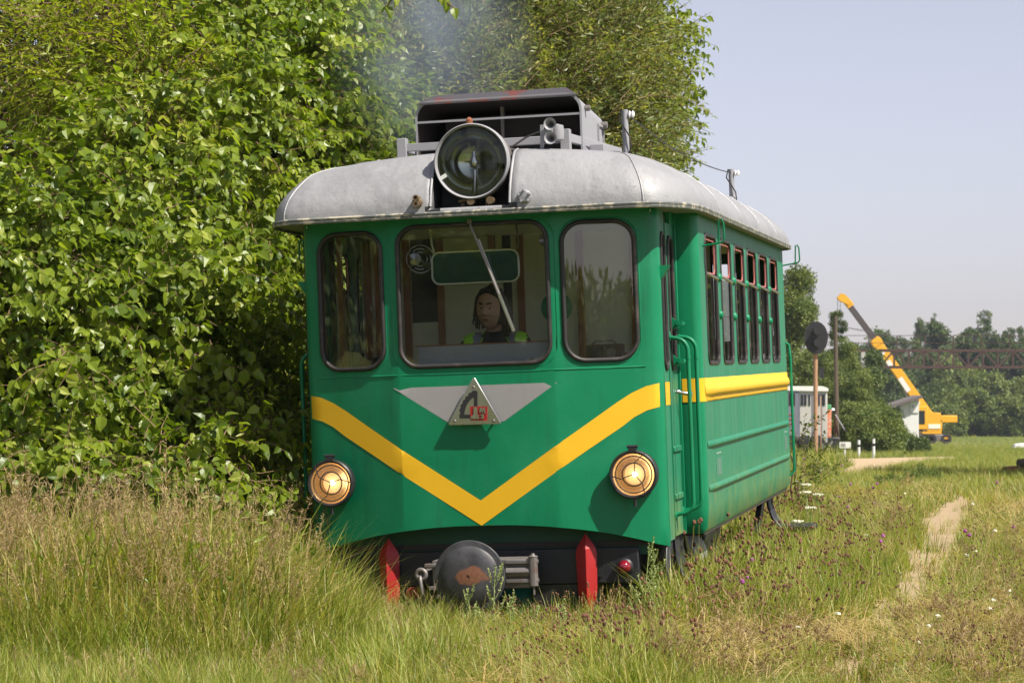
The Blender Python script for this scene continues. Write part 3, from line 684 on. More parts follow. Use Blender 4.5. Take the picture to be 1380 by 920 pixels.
m = MB(); m.bar((hx1 + .006, hy0 + .52, 2.74), (hx1 + .006, hy0 + .52, 2.93), .01, .012); m.bar((hx1 + .006, hy0 + .52, 2.93), (hx1 + .006, hy0 + .70, 2.93), .01, .012); m.bar((hx1 + .006, hy0 + .70, 2.74), (hx1 + .006, hy0 + .70, 2.93), .01, .012); m.build('side_hatch', 'greyframe', hood)
m = MB(); m.lathe([(.018, 0), (.018, .03), (0, .035)], (hx1, hy0 + .12, 2.99), (1, 0, 0), 8); m.build('hood_bolt', 'steel', hood); m = MB(); m.lathe([(.022, 0), (.022, .035), (0, .04)], (hx1, hy0 + .68, 2.94), (1, 0, 0), 8); m.build('hood_bolt', 'steel', hood)
# horns
hn = MB(); hn.bar((.385, .2, 2.70), (.39, .2, 2.855), .012, .02); hn.bar((.39, .2, 2.81), (.45, .2, 2.81), .02, .035); hn.lathe([(.0, -.05), (.035, -.04), (.04, 0), (.035, .04), (0, .05)], (.47, .24, 2.81), (0, 0, 1), 14)
horn_b = hn.build('horn_bracket', 'greyframe', car, 40)
for z in (2.853, 2.774):
    m = MB(); m.lathe([(.008, .14), (.012, .06), (.02, .02), (.034, -.005), (.036, -.01), (.031, -.008), (.016, .02), (.008, .06), (0, .07)], (.445, .16, z), (0, 1, 0), 20); m.build('horn', 'greyframe', horn_b, 60)
m = MB(); m.tube([(.385, .2, 2.82), (.30, .19, 2.79), (.2, .14, 2.72)], .006, 6); m.build('horn_cable', 'rubber', horn_b)
# aerial posts, wire, small vent
for x, y, z0, z1 in ((.645, 1.6, 2.70, 3.06), (.955, 4.5, 2.60, 2.885)):
    m = MB(); m.tube([(x, y, z0), (x, y, z1)], .02, 10); m.lathe([(.035, 0), (.03, .03), (.02, .05)], (x, y, roof_z(x, y) - .01), (0, 0, 1), 10)
    ap = m.build('aerial_post', 'greyframe', car, 50)
    m = MB(); m.lathe([(.012, 0), (.024, .01), (.012, .02), (.024, .03), (.012, .04), (0, .04)], (x + .02, y, z1 - .03), (1, 0, 0), 10); m.build('insulator', 'white', ap, 60)
    m = MB(); m.tube([(x - .02, y - .02, z1), (x - .035, y - .02, z1 - .06), (x + .03, y - .03, z1 - .17), (x + .035, y - .02, z1 - .24), (x - .01, y - .02, z1 - .33)], .005, 5); m.build('lead_wire', 'rubber', ap)
m = MB(); pts = []
for t in np.linspace(0, 1, 16): pts.append((.665 + .29 * t, 1.6 + 2.9 * t, 3.03 + (2.86 - 3.03) * t - .06 * 4 * t * (1 - t)))
m.tube(pts, .004, 4); m.build('aerial_wire', 'rubber', car)
m = MB(); m.lathe([(.14, -.03), (.14, .0), (.11, .02), (0, .03)], (-.78, .95, 2.74), (0, 0, 1), 20); m.build('roof_vent', 'steel', car, 40)
# exhaust pipe behind the hood
m = MB(); m.tube([(-.1, 1.7, 2.7), (-.1, 1.7, 2.98)], .045, 12); m.build('exhaust_pipe', 'rust', car, 50)

# headlamps
for sg, on in ((-1, 1), (1, 1)):
    x = sg * .87; y = FY(x); z = .872; ax = Vector((sg * .10, -1, 0)).normalized() if False else Vector((0, -1, 0))
    m = MB(); m.lathe([(.115, -.05), (.128, 0), (.128, .085), (.134, .09), (.136, .115), (.128, .125), (.118, .122), (.115, .09), (.112, .02)], (x, y, z), ax, 40, caps=False)
    hl = m.build('headlamp', 'black', car, 40)
    m = MB(); m.lathe([(.116, .105), (.102, .085), (.078, .066), (.058, .056)], (x, y, z), ax, 36, caps=False); m.build('reflector', 'refl_on', hl, 60)
    m = MB(); m.lathe([(.058, .056), (.04, .048), (0, .044)], (x, y, z), ax, 30, caps=False); m.build('reflector_centre', 'refl_in', hl, 60)
    m = MB(); m.lathe([(.0, .05), (.012, .056), (.015, .066), (.012, .078), (0, .084)], (x, y, z), ax, 12); m.build('bulb', 'bulb_on', hl, 60)
    for r_ in (.098, .06):
        m = MB(); m.lathe([(r_, .101), (r_ + .004, .105), (r_ + .008, .101)], (x, y, z), ax, 36, caps=False); m.build('lens_ring', 'brass', hl, 60)
    m = MB(); m.lathe([(.117, .10), (.085, .108), (.05, .112), (.045, .118), (0, .12)], (x, y, z), ax, 36, caps=False); m.build('lens', 'lens', hl, 60)
    m = MB()
    for k, a0 in enumerate((60, 180, 300) if sg > 0 else (0, 130, 240)):
        a = R_(a0); a2 = R_(a0 + 18)
        m.tube([(x + .137 * math.cos(a), y - .10, z + .137 * math.sin(a)), (x + .13 * math.cos(a), y - .13, z + .13 * math.sin(a)), (x + .07 * math.cos(a2), y - .14, z + .07 * math.sin(a2)), (x + .01, y - .143, z + .005)], .003, 5)
    m.build('wire_guard', 'black', hl)
    m = MB(); m.box((x - .022, y - .125, z + .128), (x + .022, y - .085, z + .15)); m.lathe([(.009, -.03), (.009, .03)], (x, y - .11, z + .155), (1, 0, 0), 8); m.lathe([(.010, 0), (.010, .04), (0, .04)], (x + .005, y - .11, z - .175), (0, 0, 1), 8); m.build('clamp', 'black', hl, 30)


# wiper
m = MB(); m.tube([(.0, -.03, 2.315), (.012, -.045, 2.28), (.10, -.045, 2.05), (.155, -.04, 1.90)], .0065, 6); m.lathe([(.014, 0), (.014, .03), (0, .032)], (0.0, -.005, 2.315), (0, -1, 0), 10)
wp = m.build('wiper_arm', 'steel', car, 60)
m = MB(); m.bar((.045, -.033, 2.21), (.232, -.033, 1.69), .007, .02); m.tube([(.09, -.042, 2.08), (.23, -.036, 1.695)], .004, 5); m.build('wiper_blade', 'chrome', wp)

# front underframe
m = MB(); m.prism([(x, arch(x) - .0 + .02) for x in np.linspace(-.93, .93, 21)] + [(.93, .42), (-.93, .42)], .17, .18); m.build('apron_plate', 'green_dark', car)
m = MB(); m.box((-.88, .13, .265), (.86, .2, .462)); m.build('buffer_beam', 'beam', car, 30, .006)
for sg in (-1, 1):
    m = MB(); xs0 = sg * .57
    o = [(0, .548), (.052, .47), (.06, .44), (.055, .22), (.045, .17), (.012, .06), (-.012, .06), (-.045, .17), (-.055, .22), (-.06, .44), (-.052, .47)]
    c0 = len(o); vs = [(xs0 + a, .10, z) for a, z in o] + [(xs0 + sg * .005, .055, .46), (xs0 + sg * .005, .045, .2), (xs0, .10, .06)]
    m.add(vs, [(0, c0, 1), (1, c0, 2), (2, c0, c0 + 1, 3), (3, c0 + 1, 4), (4, c0 + 1, 5), (5, c0 + 1, 6), (6, c0 + 1, 7), (7, c0 + 1, 8), (8, c0 + 1, c0, 9), (9, c0, 10), (10, c0, 0), tuple(range(c0))[::-1]])
    m.build('red_fin', 'red', car, 10)
    m = MB(); m.box((xs0 - .04, .101, .10), (xs0 + .04, .129, .44)); m.build('fin_bracket', 'black', car)
m = MB(); m.add([(-.52, .22, .24), (.60, .22, .24), (.75, .32, -.02), (-.67, .32, -.02), (0.02, .10, -.02), (0.02, .13, .24)], [(0, 5, 4, 3), (5, 1, 2, 4)])
pl = m.build('plough_plate', 'plough', car, 20); sm_ = pl.modifiers.new('t', 'SOLIDIFY'); sm_.thickness = .012
m = MB(); m.box((.25, -.06 + .2, .1), (.5, .2, .26)); m.build('plough_bracket', 'black', pl)
# buffer disc with coupling
bc = Vector((-.012, -.30, .352))
m = MB(); m.lathe([(.195, .012), (.200, .0), (.195, -.008), (.168, -.012), (.158, -.022), (.12, -.034), (.06, -.042), (.012, -.044), (.012, -.040), (0, -.040)], bc, (0, 1, 0), 56)
m.lathe([(.19, .012), (.12, .05), (.07, .10), (.06, .34)], bc, (0, 1, 0), 32)
bd = m.build('buffer', 'bufferm', car, 30)
m = MB(); m.bar((.16, -.14, .415), (.34, -.14, .415), .05, .02); m.bar((.16, -.14, .31), (.34, -.14, .31), .05, .02); m.lathe([(.026, -.08), (.026, .08), (.03, .085), (.012, .09), (.012, .1), (0, .1)], (.315, -.15, .36), (0, 0, 1), 12); m.lathe([(.03, 0), (.03, .14)], (.16, -.14, .36), (1, 0, 0), 12); m.bar((.315, -.15, .23), (.315, -.15, .3), .02, .01)
m.bar((-.21, -.14, .405), (-.30, -.14, .405), .05, .02); m.bar((-.21, -.14, .28), (-.28, -.14, .28), .05, .02); m.bar((-.245, -.14, .28), (-.24, -.14, .41), .02, .02); m.box((-.26, -.14, .27), (.3, .05, .43))
m.build('coupler_hinge', 'steel', bd, 30, .003)
m = MB()
def chain_link(m, c, r, th, ax, st=1.0):
    q = Vector(ax).normalized().to_track_quat('Z', 'Y'); m.tube([Vector(c) + q @ Vector((r * math.cos(a), r * st * math.sin(a), 0)) for a in np.linspace(0, 2 * math.pi, 18)[:-1]], th, 8, True)
chain_link(m, (-.32, -.16, .357), .027, .013, (0.1, 1, 0)); m.bar((-.32, -.14, .357), (-.32, .04, .36), .03, .03); ch = m.build('tow_hook', 'steel', car, 60)
for c, r, th, ax, st in (((-.318, -.17, .27), .022, .011, (1, .25, .1), 3.4), ((-.325, -.17, .155), .045, .011, (0.1, 1, .15), 1.5), ((-.375, -.17, .06), .03, .009, (1, .4, .3), 2.6)):
    m = MB(); q = Vector(ax).normalized()
    u = Vector((0, 0, 1)); u = (u - q * u.dot(q)).normalized(); v = q.cross(u)
    m.tube([Vector(c) + v * r * math.cos(a) + u * r * st * math.sin(a) for a in np.linspace(0, 2 * math.pi, 22)[:-1]], th, 8, True); m.build('chain_link', 'steel', ch, 60)
m = MB(); m.tube([(-.36, -.02, .20), (-.30, -.08, .22), (-.22, -.1, .225), (-.15, -.1, .20), (-.05, -.1, .18), (.08, -.1, .17), (.2, -.05, .2)], .03, 10); m.build('brake_hose', 'rubber', car, 60)
m = MB(); m.lathe([(.034, 0), (.036, .06), (0, .062)], (-.245, -.1, .225), (1, -.1, .05), 12); m.build('hose_clamp', 'steel', car, 40)
m = MB(); m.lathe([(.045, 0), (.035, .03), (0, .035)], (-.40, -.04, .235), (0, -1, 0), 14); m.build('hose_cap', 'rustred', car, 40)
m = MB(); m.lathe([(.046, 0), (.046, .03), (.036, .04), (.036, .045)], (.785, .13, .357), (0, -1, 0), 20); tl = m.build('tail_lamp', 'black', car, 40)
m = MB(); m.lathe([(.037, .04), (.03, .062), (.016, .074), (0, .078)], (.785, .13, .357), (0, -1, 0), 20); m.build('lamp_glass', 'redglass', tl, 60)
# chassis
PYc = 1.75
for sg in (-1, 1):
    m = MB(); m.box((sg * .62 - .03, .12, .30), (sg * .62 + .03, YE - .1, .46)); m.build('chassis_beam', 'black', car)
    m = MB(); m.prism([(1.0, .484), (1.3, .10), (1.42, .10), (1.12, .484)], sg * .98 - .02, sg * .98 + .02, lambda x, y, z: (y, x, z)); m.build('diagonal_brace', 'black', car)
    m = MB(); m.prism([(5.5, .484), (4.9, .20), (5.0, .16), (5.7, .484)], sg * .98 - .02, sg * .98 + .02, lambda x, y, z: (y, x, z)); m.build('diagonal_brace', 'black', car)
    m = MB(); m.box((sg * .86 - .12, 2.1, .12), (sg * .86 + .12, 2.9, .46)); m.build('battery_box', 'black', car, 30, .01)
    m = MB(); m.lathe([(.11, -.25), (.12, -.24), (.12, .24), (.11, .25), (0, .25)], (sg * .9, 1.62, .30), (0, 1, 0), 20); m.build('air_tank', 'greyframe', car, 40)
    m = MB(); m.add([(sg * 1.0, .22, .49), (sg * 1.0, .46, .49), (sg * .98, .50, .1), (sg * .98, .24, .0)], [(0, 1, 2, 3)]); sp = m.build('step_skirt', 'black', car); sp.modifiers.new('t', 'SOLIDIFY').thickness = .01
    for yw in (1.25, 4.6):
        m = MB(); m.lathe([(.30, -.06), (.33, -.055), (.33, -.04), (.30, -.03), (.295, .05), (.27, .055), (.25, .03), (.10, .03), (.09, .07), (0, .07)], (sg * .40, yw, .30), (sg, 0, 0), 36); m.build('wheel', 'steel', car, 30)
        m = MB(); m.box((sg * .66 - .05, yw - .14, .18), (sg * .66 + .05, yw + .14, .42)); m.build('axle_box', 'black', car, 30, .01)
for yw in (1.25, 4.6):
    m = MB(); m.tube([(-.5, yw, .30), (.5, yw, .30)], .05, 12); m.build('axle', 'steel', car, 40)
m = MB(); m.box((-1.13, PYc + .032, .53), (1.13, PYc + .05, 2.33)); m.build('bulkhead_back', 'darkint', car)
for yy in (2.5, 3.3, 4.1, 4.9):
    for sx in (-1, 1):
        m = MB(); m.box((sx * .62 - .45, yy, .53), (sx * .62 + .45, yy + .12, 1.62)); m.box((sx * .62 - .45, yy - .4, .9), (sx * .62 + .45, yy, 1.0)); m.build('seat', 'darkint', car, 30, .03)
m = MB(); m.box((-1.0, .16, .47), (1.0, YE - .05, .50)); m.box((-1.14, .86, .47), (-1.0, YE - .05, .50)); m.box((1.0, .86, .47), (1.14, YE - .05, .50)); m.build('floor_plate', 'darkint', car)

# ---- cab interior
m = MB(); m.box((-1.0, .24, .505), (1.0, YE - .06, .53)); m.build('cab_floor', 'intfloor', car)
m = MB(); m.box((-1.0, .14, 2.33), (1.0, YE - .06, 2.345)); m.build('ceiling', 'cream', car)
for x0, x1, z0, z1 in ((-1.12, -.80, .53, 2.33), (-.60, -.20, .53, 2.33), (-.14, .62, .53, 2.33), (.98, 1.12, .53, 2.33), (-.80, -.60, .53, 1.8), (.62, .98, .53, 1.45), (.62, .98, 2.2, 2.33)):
    m = MB(); m.box((x0, PYc, z0), (x1, PYc + .03, z1)); m.build('bulkhead_panel', 'cream', car)
for x in (-1.08, -.82, -.60, -.26, -.08, .30, .64, .93):
    m = MB(); m.box((x - .022, PYc - .022, .53), (x + .022, PYc - .002, 2.33)); m.build('bulkhead_post', 'wood', car, 30, .003)
m = MB(); m.box((.30, PYc - .03, 1.52), (.98, PYc - .004, 1.56)); m.build('bulkhead_rail', 'wood', car)
for sg in (-1, 1):
    for y0 in (.18, .38, .80, 1.66):
        m = MB(); m.box((sg * (1.0) - .014, y0, .53), (sg * (1.0) + .014, y0 + .035, 2.33)); m.build('wall_post', 'wood', car, 30, .003)
    m = MB(); m.box((min(sg * 1.0, sg * 1.015), .16, .53), (max(sg * 1.0, sg * 1.015), .66, 1.43)); m.build('wall_lining', 'cream', car)
    m = MB(); m.box((min(sg * 1.13, sg * 1.145), .86, .53), (max(sg * 1.13, sg * 1.145), PYc, 1.45)); m.build('wall_lining', 'cream', car)
# dashboard
m = MB(); m.box((-.37, .16, .6), (.40, .19, 1.628)); m.box((-.37, .19, 1.40), (.40, .5, 1.43)); dsh = m.build('dashboard', 'dashgrey', car, 30, .004)
m = MB(); m.box((-.385, .155, 1.628), (.415, .20, 1.634)); m.build('dash_edge', 'wood', dsh)
m = MB(); m.box((-.95, .13, 1.455), (.95, .158, 1.49)); m.build('window_shelf', 'dashgrey', car)
for cx, cz, ww, hh in ((.31, 1.535, .15, .05), (-.26, 1.515, .13, .03)):
    m = MB(); n_ = 9; vs = []
    for i in range(n_):
        for j in range(5):
            vs.append((cx - ww / 2 + ww * i / (n_ - 1), .085 + .07 * j / 4 + .01 * random.random(), cz - hh / 2 + hh * random.random() * (1 - abs(i - 4) / 6)))
    m.add(vs, [(i * 5 + j, i * 5 + j + 1, (i + 1) * 5 + j + 1, (i + 1) * 5 + j) for i in range(n_ - 1) for j in range(4)])
    pp = m.build('crumpled_paper', 'white', None, 20); pp.matrix_world = CARM
    tag(pp, 'crumpled white paper behind the windscreen at its lower right corner' if cx > 0 else 'flat white paper lying behind the windscreen at its lower left corner', 'paper')
# green sun visor blind
o = rrect(-.255, 1.975, .245, 2.155, .045, 6)
m = MB(); m.tube([(x, .10, z) for x, z in o], .007, 6, True); m.tube([(-.24, .10, 2.155), (-.25, .09, 2.20), (-.25, .05, 2.30)], .007, 6); m.tube([(.24, .10, 2.155), (.25, .09, 2.20), (.25, .05, 2.30)], .007, 6)
vz = m.build('sun_visor', 'chrome', car, 60)
sheet('visor_pane', o, [], lambda x, z: (x, .10, z), 'visor', vz, .003, np.array([0]), 9)
# fan
m = MB(); fc = (-.385, .22, 2.13)
m.lathe([(.0, -.05), (.03, -.045), (.035, .03), (0, .04)], fc, (.3, -1, 0), 16)
fn_ = m.build('cab_fan', 'chrome', car, 50)
for r in (.04, .06, .08):
    m = MB(); chain_link(m, (fc[0] + .03, fc[1] + .01, fc[2]), r, .003, (.3, -1, 0)); m.build('fan_ring', 'chrome', fn_, 60)
for k in range(4):
    m = MB(); a = R_(90 * k + 20); m.add([(fc[0] + .03, fc[1], fc[2]), (fc[0] + .03 + .07 * math.cos(a), fc[1] + .01, fc[2] + .07 * math.sin(a)), (fc[0] + .03 + .07 * math.cos(a + .7), fc[1] - .01, fc[2] + .07 * math.sin(a + .7))], [(0, 1, 2)]); bl_ = m.build('fan_blade', 'black', fn_); bl_.modifiers.new('t', 'SOLIDIFY').thickness = .003
m = MB(); m.lathe([(0, -.035), (.03, -.03), (.04, 0), (.025, .03), (.015, .05), (0, .05)], (.40, .14, 2.20), (.2, -1, .2), 18); m.build('cab_spotlight', 'chrome', car, 50)
# round green disc hand signal
m = MB(); m.lathe([(.0, 0), (.088, 0), (.088, .006), (0, .006)], (.457, .075, 1.815), (0, 1, 0), 32)
dk = m.build('signal_disc', 'green', None, 30); dk.matrix_world = CARM; tag(dk, 'round green disc standing behind the post between centre and right windscreens', 'signal disc')
# radio box
m = MB(); m.box((.60, .17, 1.50), (.80, .30, 1.60)); rd = m.build('radio_set', 'radio', None, 30, .006); rd.matrix_world = CARM
tag(rd, 'old brown radio set on the shelf behind the right windscreen', 'radio')
for nm, bx in (('handle', None), ('dial', 1), ('grille', 2)):
    m = MB()
    if nm == 'handle': m.tube([(.63, .2, 1.60), (.65, .2, 1.62), (.75, .2, 1.62), (.77, .2, 1.60)], .006, 6)
    elif nm == 'dial': m.lathe([(.03, 0), (.028, .012), (0, .014)], (.745, .17, 1.55), (0, -1, 0), 18)
    else: m.box((.615, .162, 1.515), (.70, .17, 1.585))
    m.build(nm, 'steel' if nm != 'grille' else 'darkint', rd, 40)
# dark bag in left window
m = MB(); m.lathe([(.10, 0), (.13, .03), (.12, .06), (.05, .085), (0, .09)], (-.62, .26, 1.49), (0, 0, 1), 18, sx=1.2, sy=.6)
bg_ = m.build('dark_cloth_bag', 'radio_dark', None, 50); bg_.matrix_world = CARM; tag(bg_, 'dark crumpled cloth bag on the shelf behind the left windscreen', 'bag')
m = MB(); m.box((-.33, .95, .53), (.2, 1.3, .98)); m.box((-.33, 1.28, .98), (.2, 1.36, 1.45)); m.build('driver_seat', 'darkint', car, 30, .03, 3)

# ---------------------------------------------------------------- the driver (car coordinates, seated behind the dash)
drv = empty('person'); drv.matrix_world = CARM @ Matrix.Translation((-.075, .80, 0))
tag(drv, 'person with long dark hair in a yellow-green hi-vis vest driving behind the centre windscreen', 'person')
J = {'pelvis': (0, .22, 1.02, .15, .11), 'waist': (0, .20, 1.20, .15, .105), 'chest': (0, .17, 1.42, .165, .115), 'upper': (0, .14, 1.635, .12, .08), 'neckb': (0, .115, 1.70, .058, .054), 'neck': (0, .085, 1.74, .054, .054), 'headin': (-.005, .075, 1.80, .05, .05)}
ED = [('pelvis', 'waist'), ('waist', 'chest'), ('chest', 'upper'), ('upper', 'neckb'), ('neckb', 'neck'), ('neck', 'headin')]
for sg, nm in ((1, 'r'), (-1, 'l')):
    J.update({nm + 'sh': (sg * .165, .13, 1.662, .062, .056)})
    if sg < 0: J.update({nm + 'el': (-.27, -.05, 1.40, .042, .042), nm + 'fa': (-.29, -.2, 1.50, .036, .034), nm + 'wr': (-.285, -.285, 1.585, .024, .027), nm + 'pm': (-.275, -.33, 1.615, .036, .020)})
    else: J.update({nm + 'el': (.26, .08, 1.33, .042, .042), nm + 'fa': (.24, -.08, 1.34, .036, .034), nm + 'wr': (.20, -.2, 1.40, .024, .027), nm + 'pm': (.19, -.25, 1.42, .036, .020)})
    ED += [('upper', nm + 'sh'), (nm + 'sh', nm + 'el'), (nm + 'el', nm + 'fa'), (nm + 'fa', nm + 'wr'), (nm + 'wr', nm + 'pm')]
    px_, py_, pz_ = J[nm + 'pm'][:3]
    for k in range(4):
        dx = (-.028 + .019 * k); ln = (.9, 1.0, .95, .8)[k]
        a, b2, c = nm + 'f%da' % k, nm + 'f%db' % k, nm + 'f%dc' % k
        J[a] = (px_ + dx, py_ - .035, pz_ + .012 + .004 * (k % 2), .0095, .0095); J[b2] = (px_ + dx, py_ - .062 * ln, pz_ + .002, .0085, .0085); J[c] = (px_ + dx, py_ - .066 * ln, pz_ - .026, .0075, .0075)
        ED += [(nm + 'pm', a), (a, b2), (b2, c)]
    a, b2 = nm + 'ta', nm + 'tb'; s2 = -sg
    J[a] = (px_ + s2 * .036, py_ + .01, pz_ - .004, .011, .011); J[b2] = (px_ + s2 * .048, py_ - .025, pz_ - .012, .009, .009); ED += [(nm + 'pm', a), (a, b2)]
    J.update({nm + 'hip': (sg * .09, .18, .98, .085, .08), nm + 'kn': (sg * .12, -.24, 1.0, .06, .06), nm + 'an': (sg * .13, -.27, .62, .04, .04), nm + 'toe': (sg * .14, -.42, .57, .035, .03)})
    ED += [('pelvis', nm + 'hip'), (nm + 'hip', nm + 'kn'), (nm + 'kn', nm + 'an'), (nm + 'an', nm + 'toe')]
names = list(J); idx = {k: i for i, k in enumerate(names)}
me = bpy.data.meshes.new('body'); me.from_pydata([J[k][:3] for k in names], [(idx[a], idx[b2]) for a, b2 in ED], [])
tmp = bpy.data.objects.new('body_tmp', me); COL.objects.link(tmp)
tmp.modifiers.new('skin', 'SKIN')
for i, k in enumerate(names): me.skin_vertices[0].data[i].radius = J[k][3:5]; me.skin_vertices[0].data[i].use_root = (k == 'pelvis')
tmp.modifiers.new('sub', 'SUBSURF').levels = 2; tmp.modifiers['sub'].render_levels = 2
dg = bpy.context.evaluated_depsgraph_get(); bme = bpy.data.meshes.new_from_object(tmp.evaluated_get(dg)); bpy.data.objects.remove(tmp)
bme.materials.clear()
for k in ('skin', 'shirt', 'trousers'): bme.materials.append(M[k])
vest = MB()
bn = [v.normal.copy() for v in bme.vertices]
for p in bme.polygons:
    c = p.center
    neckhole = (c.x / .062) ** 2 + ((c.y - .08) / .06) ** 2 + ((c.z - 1.74) / .05) ** 2 < 1
    arm = abs(c.x) > .20 and (c.z < 1.50 or c.y < .02)
    if c.z < 1.08: mi = 2
    elif c.z > 1.75 or (neckhole and c.z > 1.71): mi = 0
    elif (c.y < -.10 or (abs(c.x) > .22 and c.y < .0)): mi = 0
    else: mi = 1
    p.material_index = mi; p.use_smooth = True
    if c.z > 1.12 and abs(c.x) < .185 and 1 == mi and not (abs(c.x) < .055 + max(0, (c.z - 1.52)) * .2 and c.y < .12) and not ((c.x / .075) ** 2 + ((c.y - .10) / .07) ** 2 < 1 and c.z > 1.68):
        b0 = len(vest.v); n = len(p.vertices)
        for vi in p.vertices: vest.v.append(tuple(bme.vertices[vi].co + bn[vi] * .008))
        vest.f.append(tuple(range(b0, b0 + n))); vest.m.append(1 if .085 < abs(c.x) < .130 or 1.28 < c.z < 1.33 else 0)
body = link('body', bme, None, drv)
vm = vest.mesh('vest'); bm = bmesh.new(); bm.from_mesh(vm); bmesh.ops.remove_doubles(bm, verts=bm.verts, dist=.0005); bm.to_mesh(vm); bm.free()
vo = link('hi_vis_vest', vm, ['hivis', 'reflective'], drv, 60); vo.modifiers.new('t', 'SOLIDIFY').thickness = .004
# head
HC = Vector((-.008, .045, 1.845)); HQ = Euler((R_(3), R_(3), R_(-12))).to_quaternion(); HSC = 1.04
def gauss(p, c, s): return math.exp(-sum(((p[i] - c[i]) / s[i]) ** 2 for i in range(3)))
def head_pt(u, v):
    # u around (0 = face), v from chin (-90) to crown (90)
    cv, sv = math.cos(v), math.sin(v); x = math.sin(u) * cv; y = -math.cos(u) * cv; z = sv
    X, Y, Z = x * .083, y * .099, z * .122
    if Z < 0:
        t = -Z / .122; X *= 1 - .24 * t ** 2.2; Y = Y * (1 - .10 * t) - .010 * t
    if Y < 0: Y *= .93
    if Y > 0 and Z < -.03: Y *= max(.35, 1 - (-.03 - Z) * 6)
    q = (X, Y, Z)
    front_ = 1 if Y < 0 else 0
    d = 0
    d += .024 * gauss(q, (0, -.092, -.022), (.014, .05, .016)) + .013 * gauss(q, (0, -.092, .004), (.009, .05, .022))
    d += .006 * gauss(q, (.013, -.09, -.028), (.008, .05, .008)) + .006 * gauss(q, (-.013, -.09, -.028), (.008, .05, .008))
    for s in (-1, 1):
        d -= .013 * gauss(q, (s * .030, -.09, .010), (.016, .05, .011))
        d += .007 * gauss(q, (s * .030, -.09, .029), (.024, .05, .008))
        d += .005 * gauss(q, (s * .045, -.08, -.025), (.018, .05, .02))
        d += .004 * gauss(q, (s * .030, -.09, .009), (.010, .05, .006))
    d += .007 * gauss(q, (0, -.09, -.055), (.022, .05, .006)) + .007 * gauss(q, (0, -.09, -.068), (.018, .05, .006)) - .004 * gauss(q, (0, -.09, -.0615), (.022, .05, .003))
    d -= .005 * gauss(q, (0, -.09, -.080), (.02, .05, .008)) + -.010 * gauss(q, (0, -.085, -.100), (.022, .05, .016))
    return Vector((X, Y - d * front_ * (1 if Y < -.02 else 0), Z))
def place(p): return HC + HQ @ (Vector(p) * HSC)
nu, nv = 72, 56; m = MB()
for j in range(nv + 1):
    for i in range(nu): m.v.append(tuple(place(head_pt(2 * math.pi * i / nu, -math.pi / 2 + math.pi * j / nv))))
for j in range(nv):
    for i in range(nu): i2 = (i + 1) % nu; m.f.append((j * nu + i, j * nu + i2, (j + 1) * nu + i2, (j + 1) * nu + i)); m.m.append(0)
m.m = [1 if (-.118 < (HQ.inverted() @ ((Vector(m.v[f[0]]) - HC) / HSC)).z < -.036 and (HQ.inverted() @ ((Vector(m.v[f[0]]) - HC) / HSC)).y < .03 and not ((lambda q: abs(q.x) < .022 and -.075 < q.z < -.046)(HQ.inverted() @ ((Vector(m.v[f[0]]) - HC) / HSC)))) else 0 for f in m.f]
head = m.build('head', ['skin', 'stubble'], drv, 80)
for s in (-1, 1):
    m = MB(); m.tube([place((s * .074, .0, -.02)), place((s * .082, .008, -.032)), place((s * .088, .014, -.01)), place((s * .089, .016, .012)), place((s * .083, .008, .024)), place((s * .076, .0, .018))], .0075, 8); m.add([place((s * .076, 0, -.02)), place((s * .085, .012, -.02)), place((s * .086, .014, .014)), place((s * .077, 0, .016))], [(0, 1, 2, 3)])
    m.build('ear', 'skin', head, 80)
    e = place(head_pt(s * .335, .085)); m = MB(); m.lathe([(0, -.011), (.008, -.008), (.0112, 0), (.008, .008), (0, .011)], e + HQ @ Vector((0, .006, 0)), (0, 0, 1), 16); ey = m.build('eye', 'eyewhite', head, 80)
    m = MB(); m.lathe([(.0055, 0), (.004, .002), (0, .0025)], e + HQ @ Vector((0, -.0045, -.005)), (0, -1, 0), 12); m.build('iris', 'iris', ey, 80)
    m = MB(); pts = []
    for k in range(8):
        t = k / 7; a = s * (.18 + .34 * t); pts.append(place(head_pt(a, .10 + .03 * math.sin(math.pi * t)) + Vector((0, -.001, 0))))
    m.tube(pts, .0062, 6); m.build('eyelid', 'skin', head, 80)
    m = MB(); pts = [place(head_pt(s * (.15 + .42 * t), .235 + .05 * math.sin(math.pi * t * .8)) + Vector((0, -.002, 0))) for t in np.linspace(0, 1, 8)]
    m.tube(pts, [.003, .005, .0055, .0055, .005, .004, .003, .001], 6); m.build('eyebrow', 'hair', head, 80)
for zz, nm in ((-.475, 'upper'), (-.545, 'lower')):
    m = MB(); pts = [place(head_pt(a, zz + (.03 * (a / .27) ** 2 * (-1 if nm == 'upper' else 1))) + Vector((0, -.001, 0))) for a in np.linspace(-.27, .27, 9)]
    m.tube(pts, [.0015, .003, .004, .0045, .0042, .0045, .004, .003, .0015], 6); m.build('lip', 'lip', head, 80)
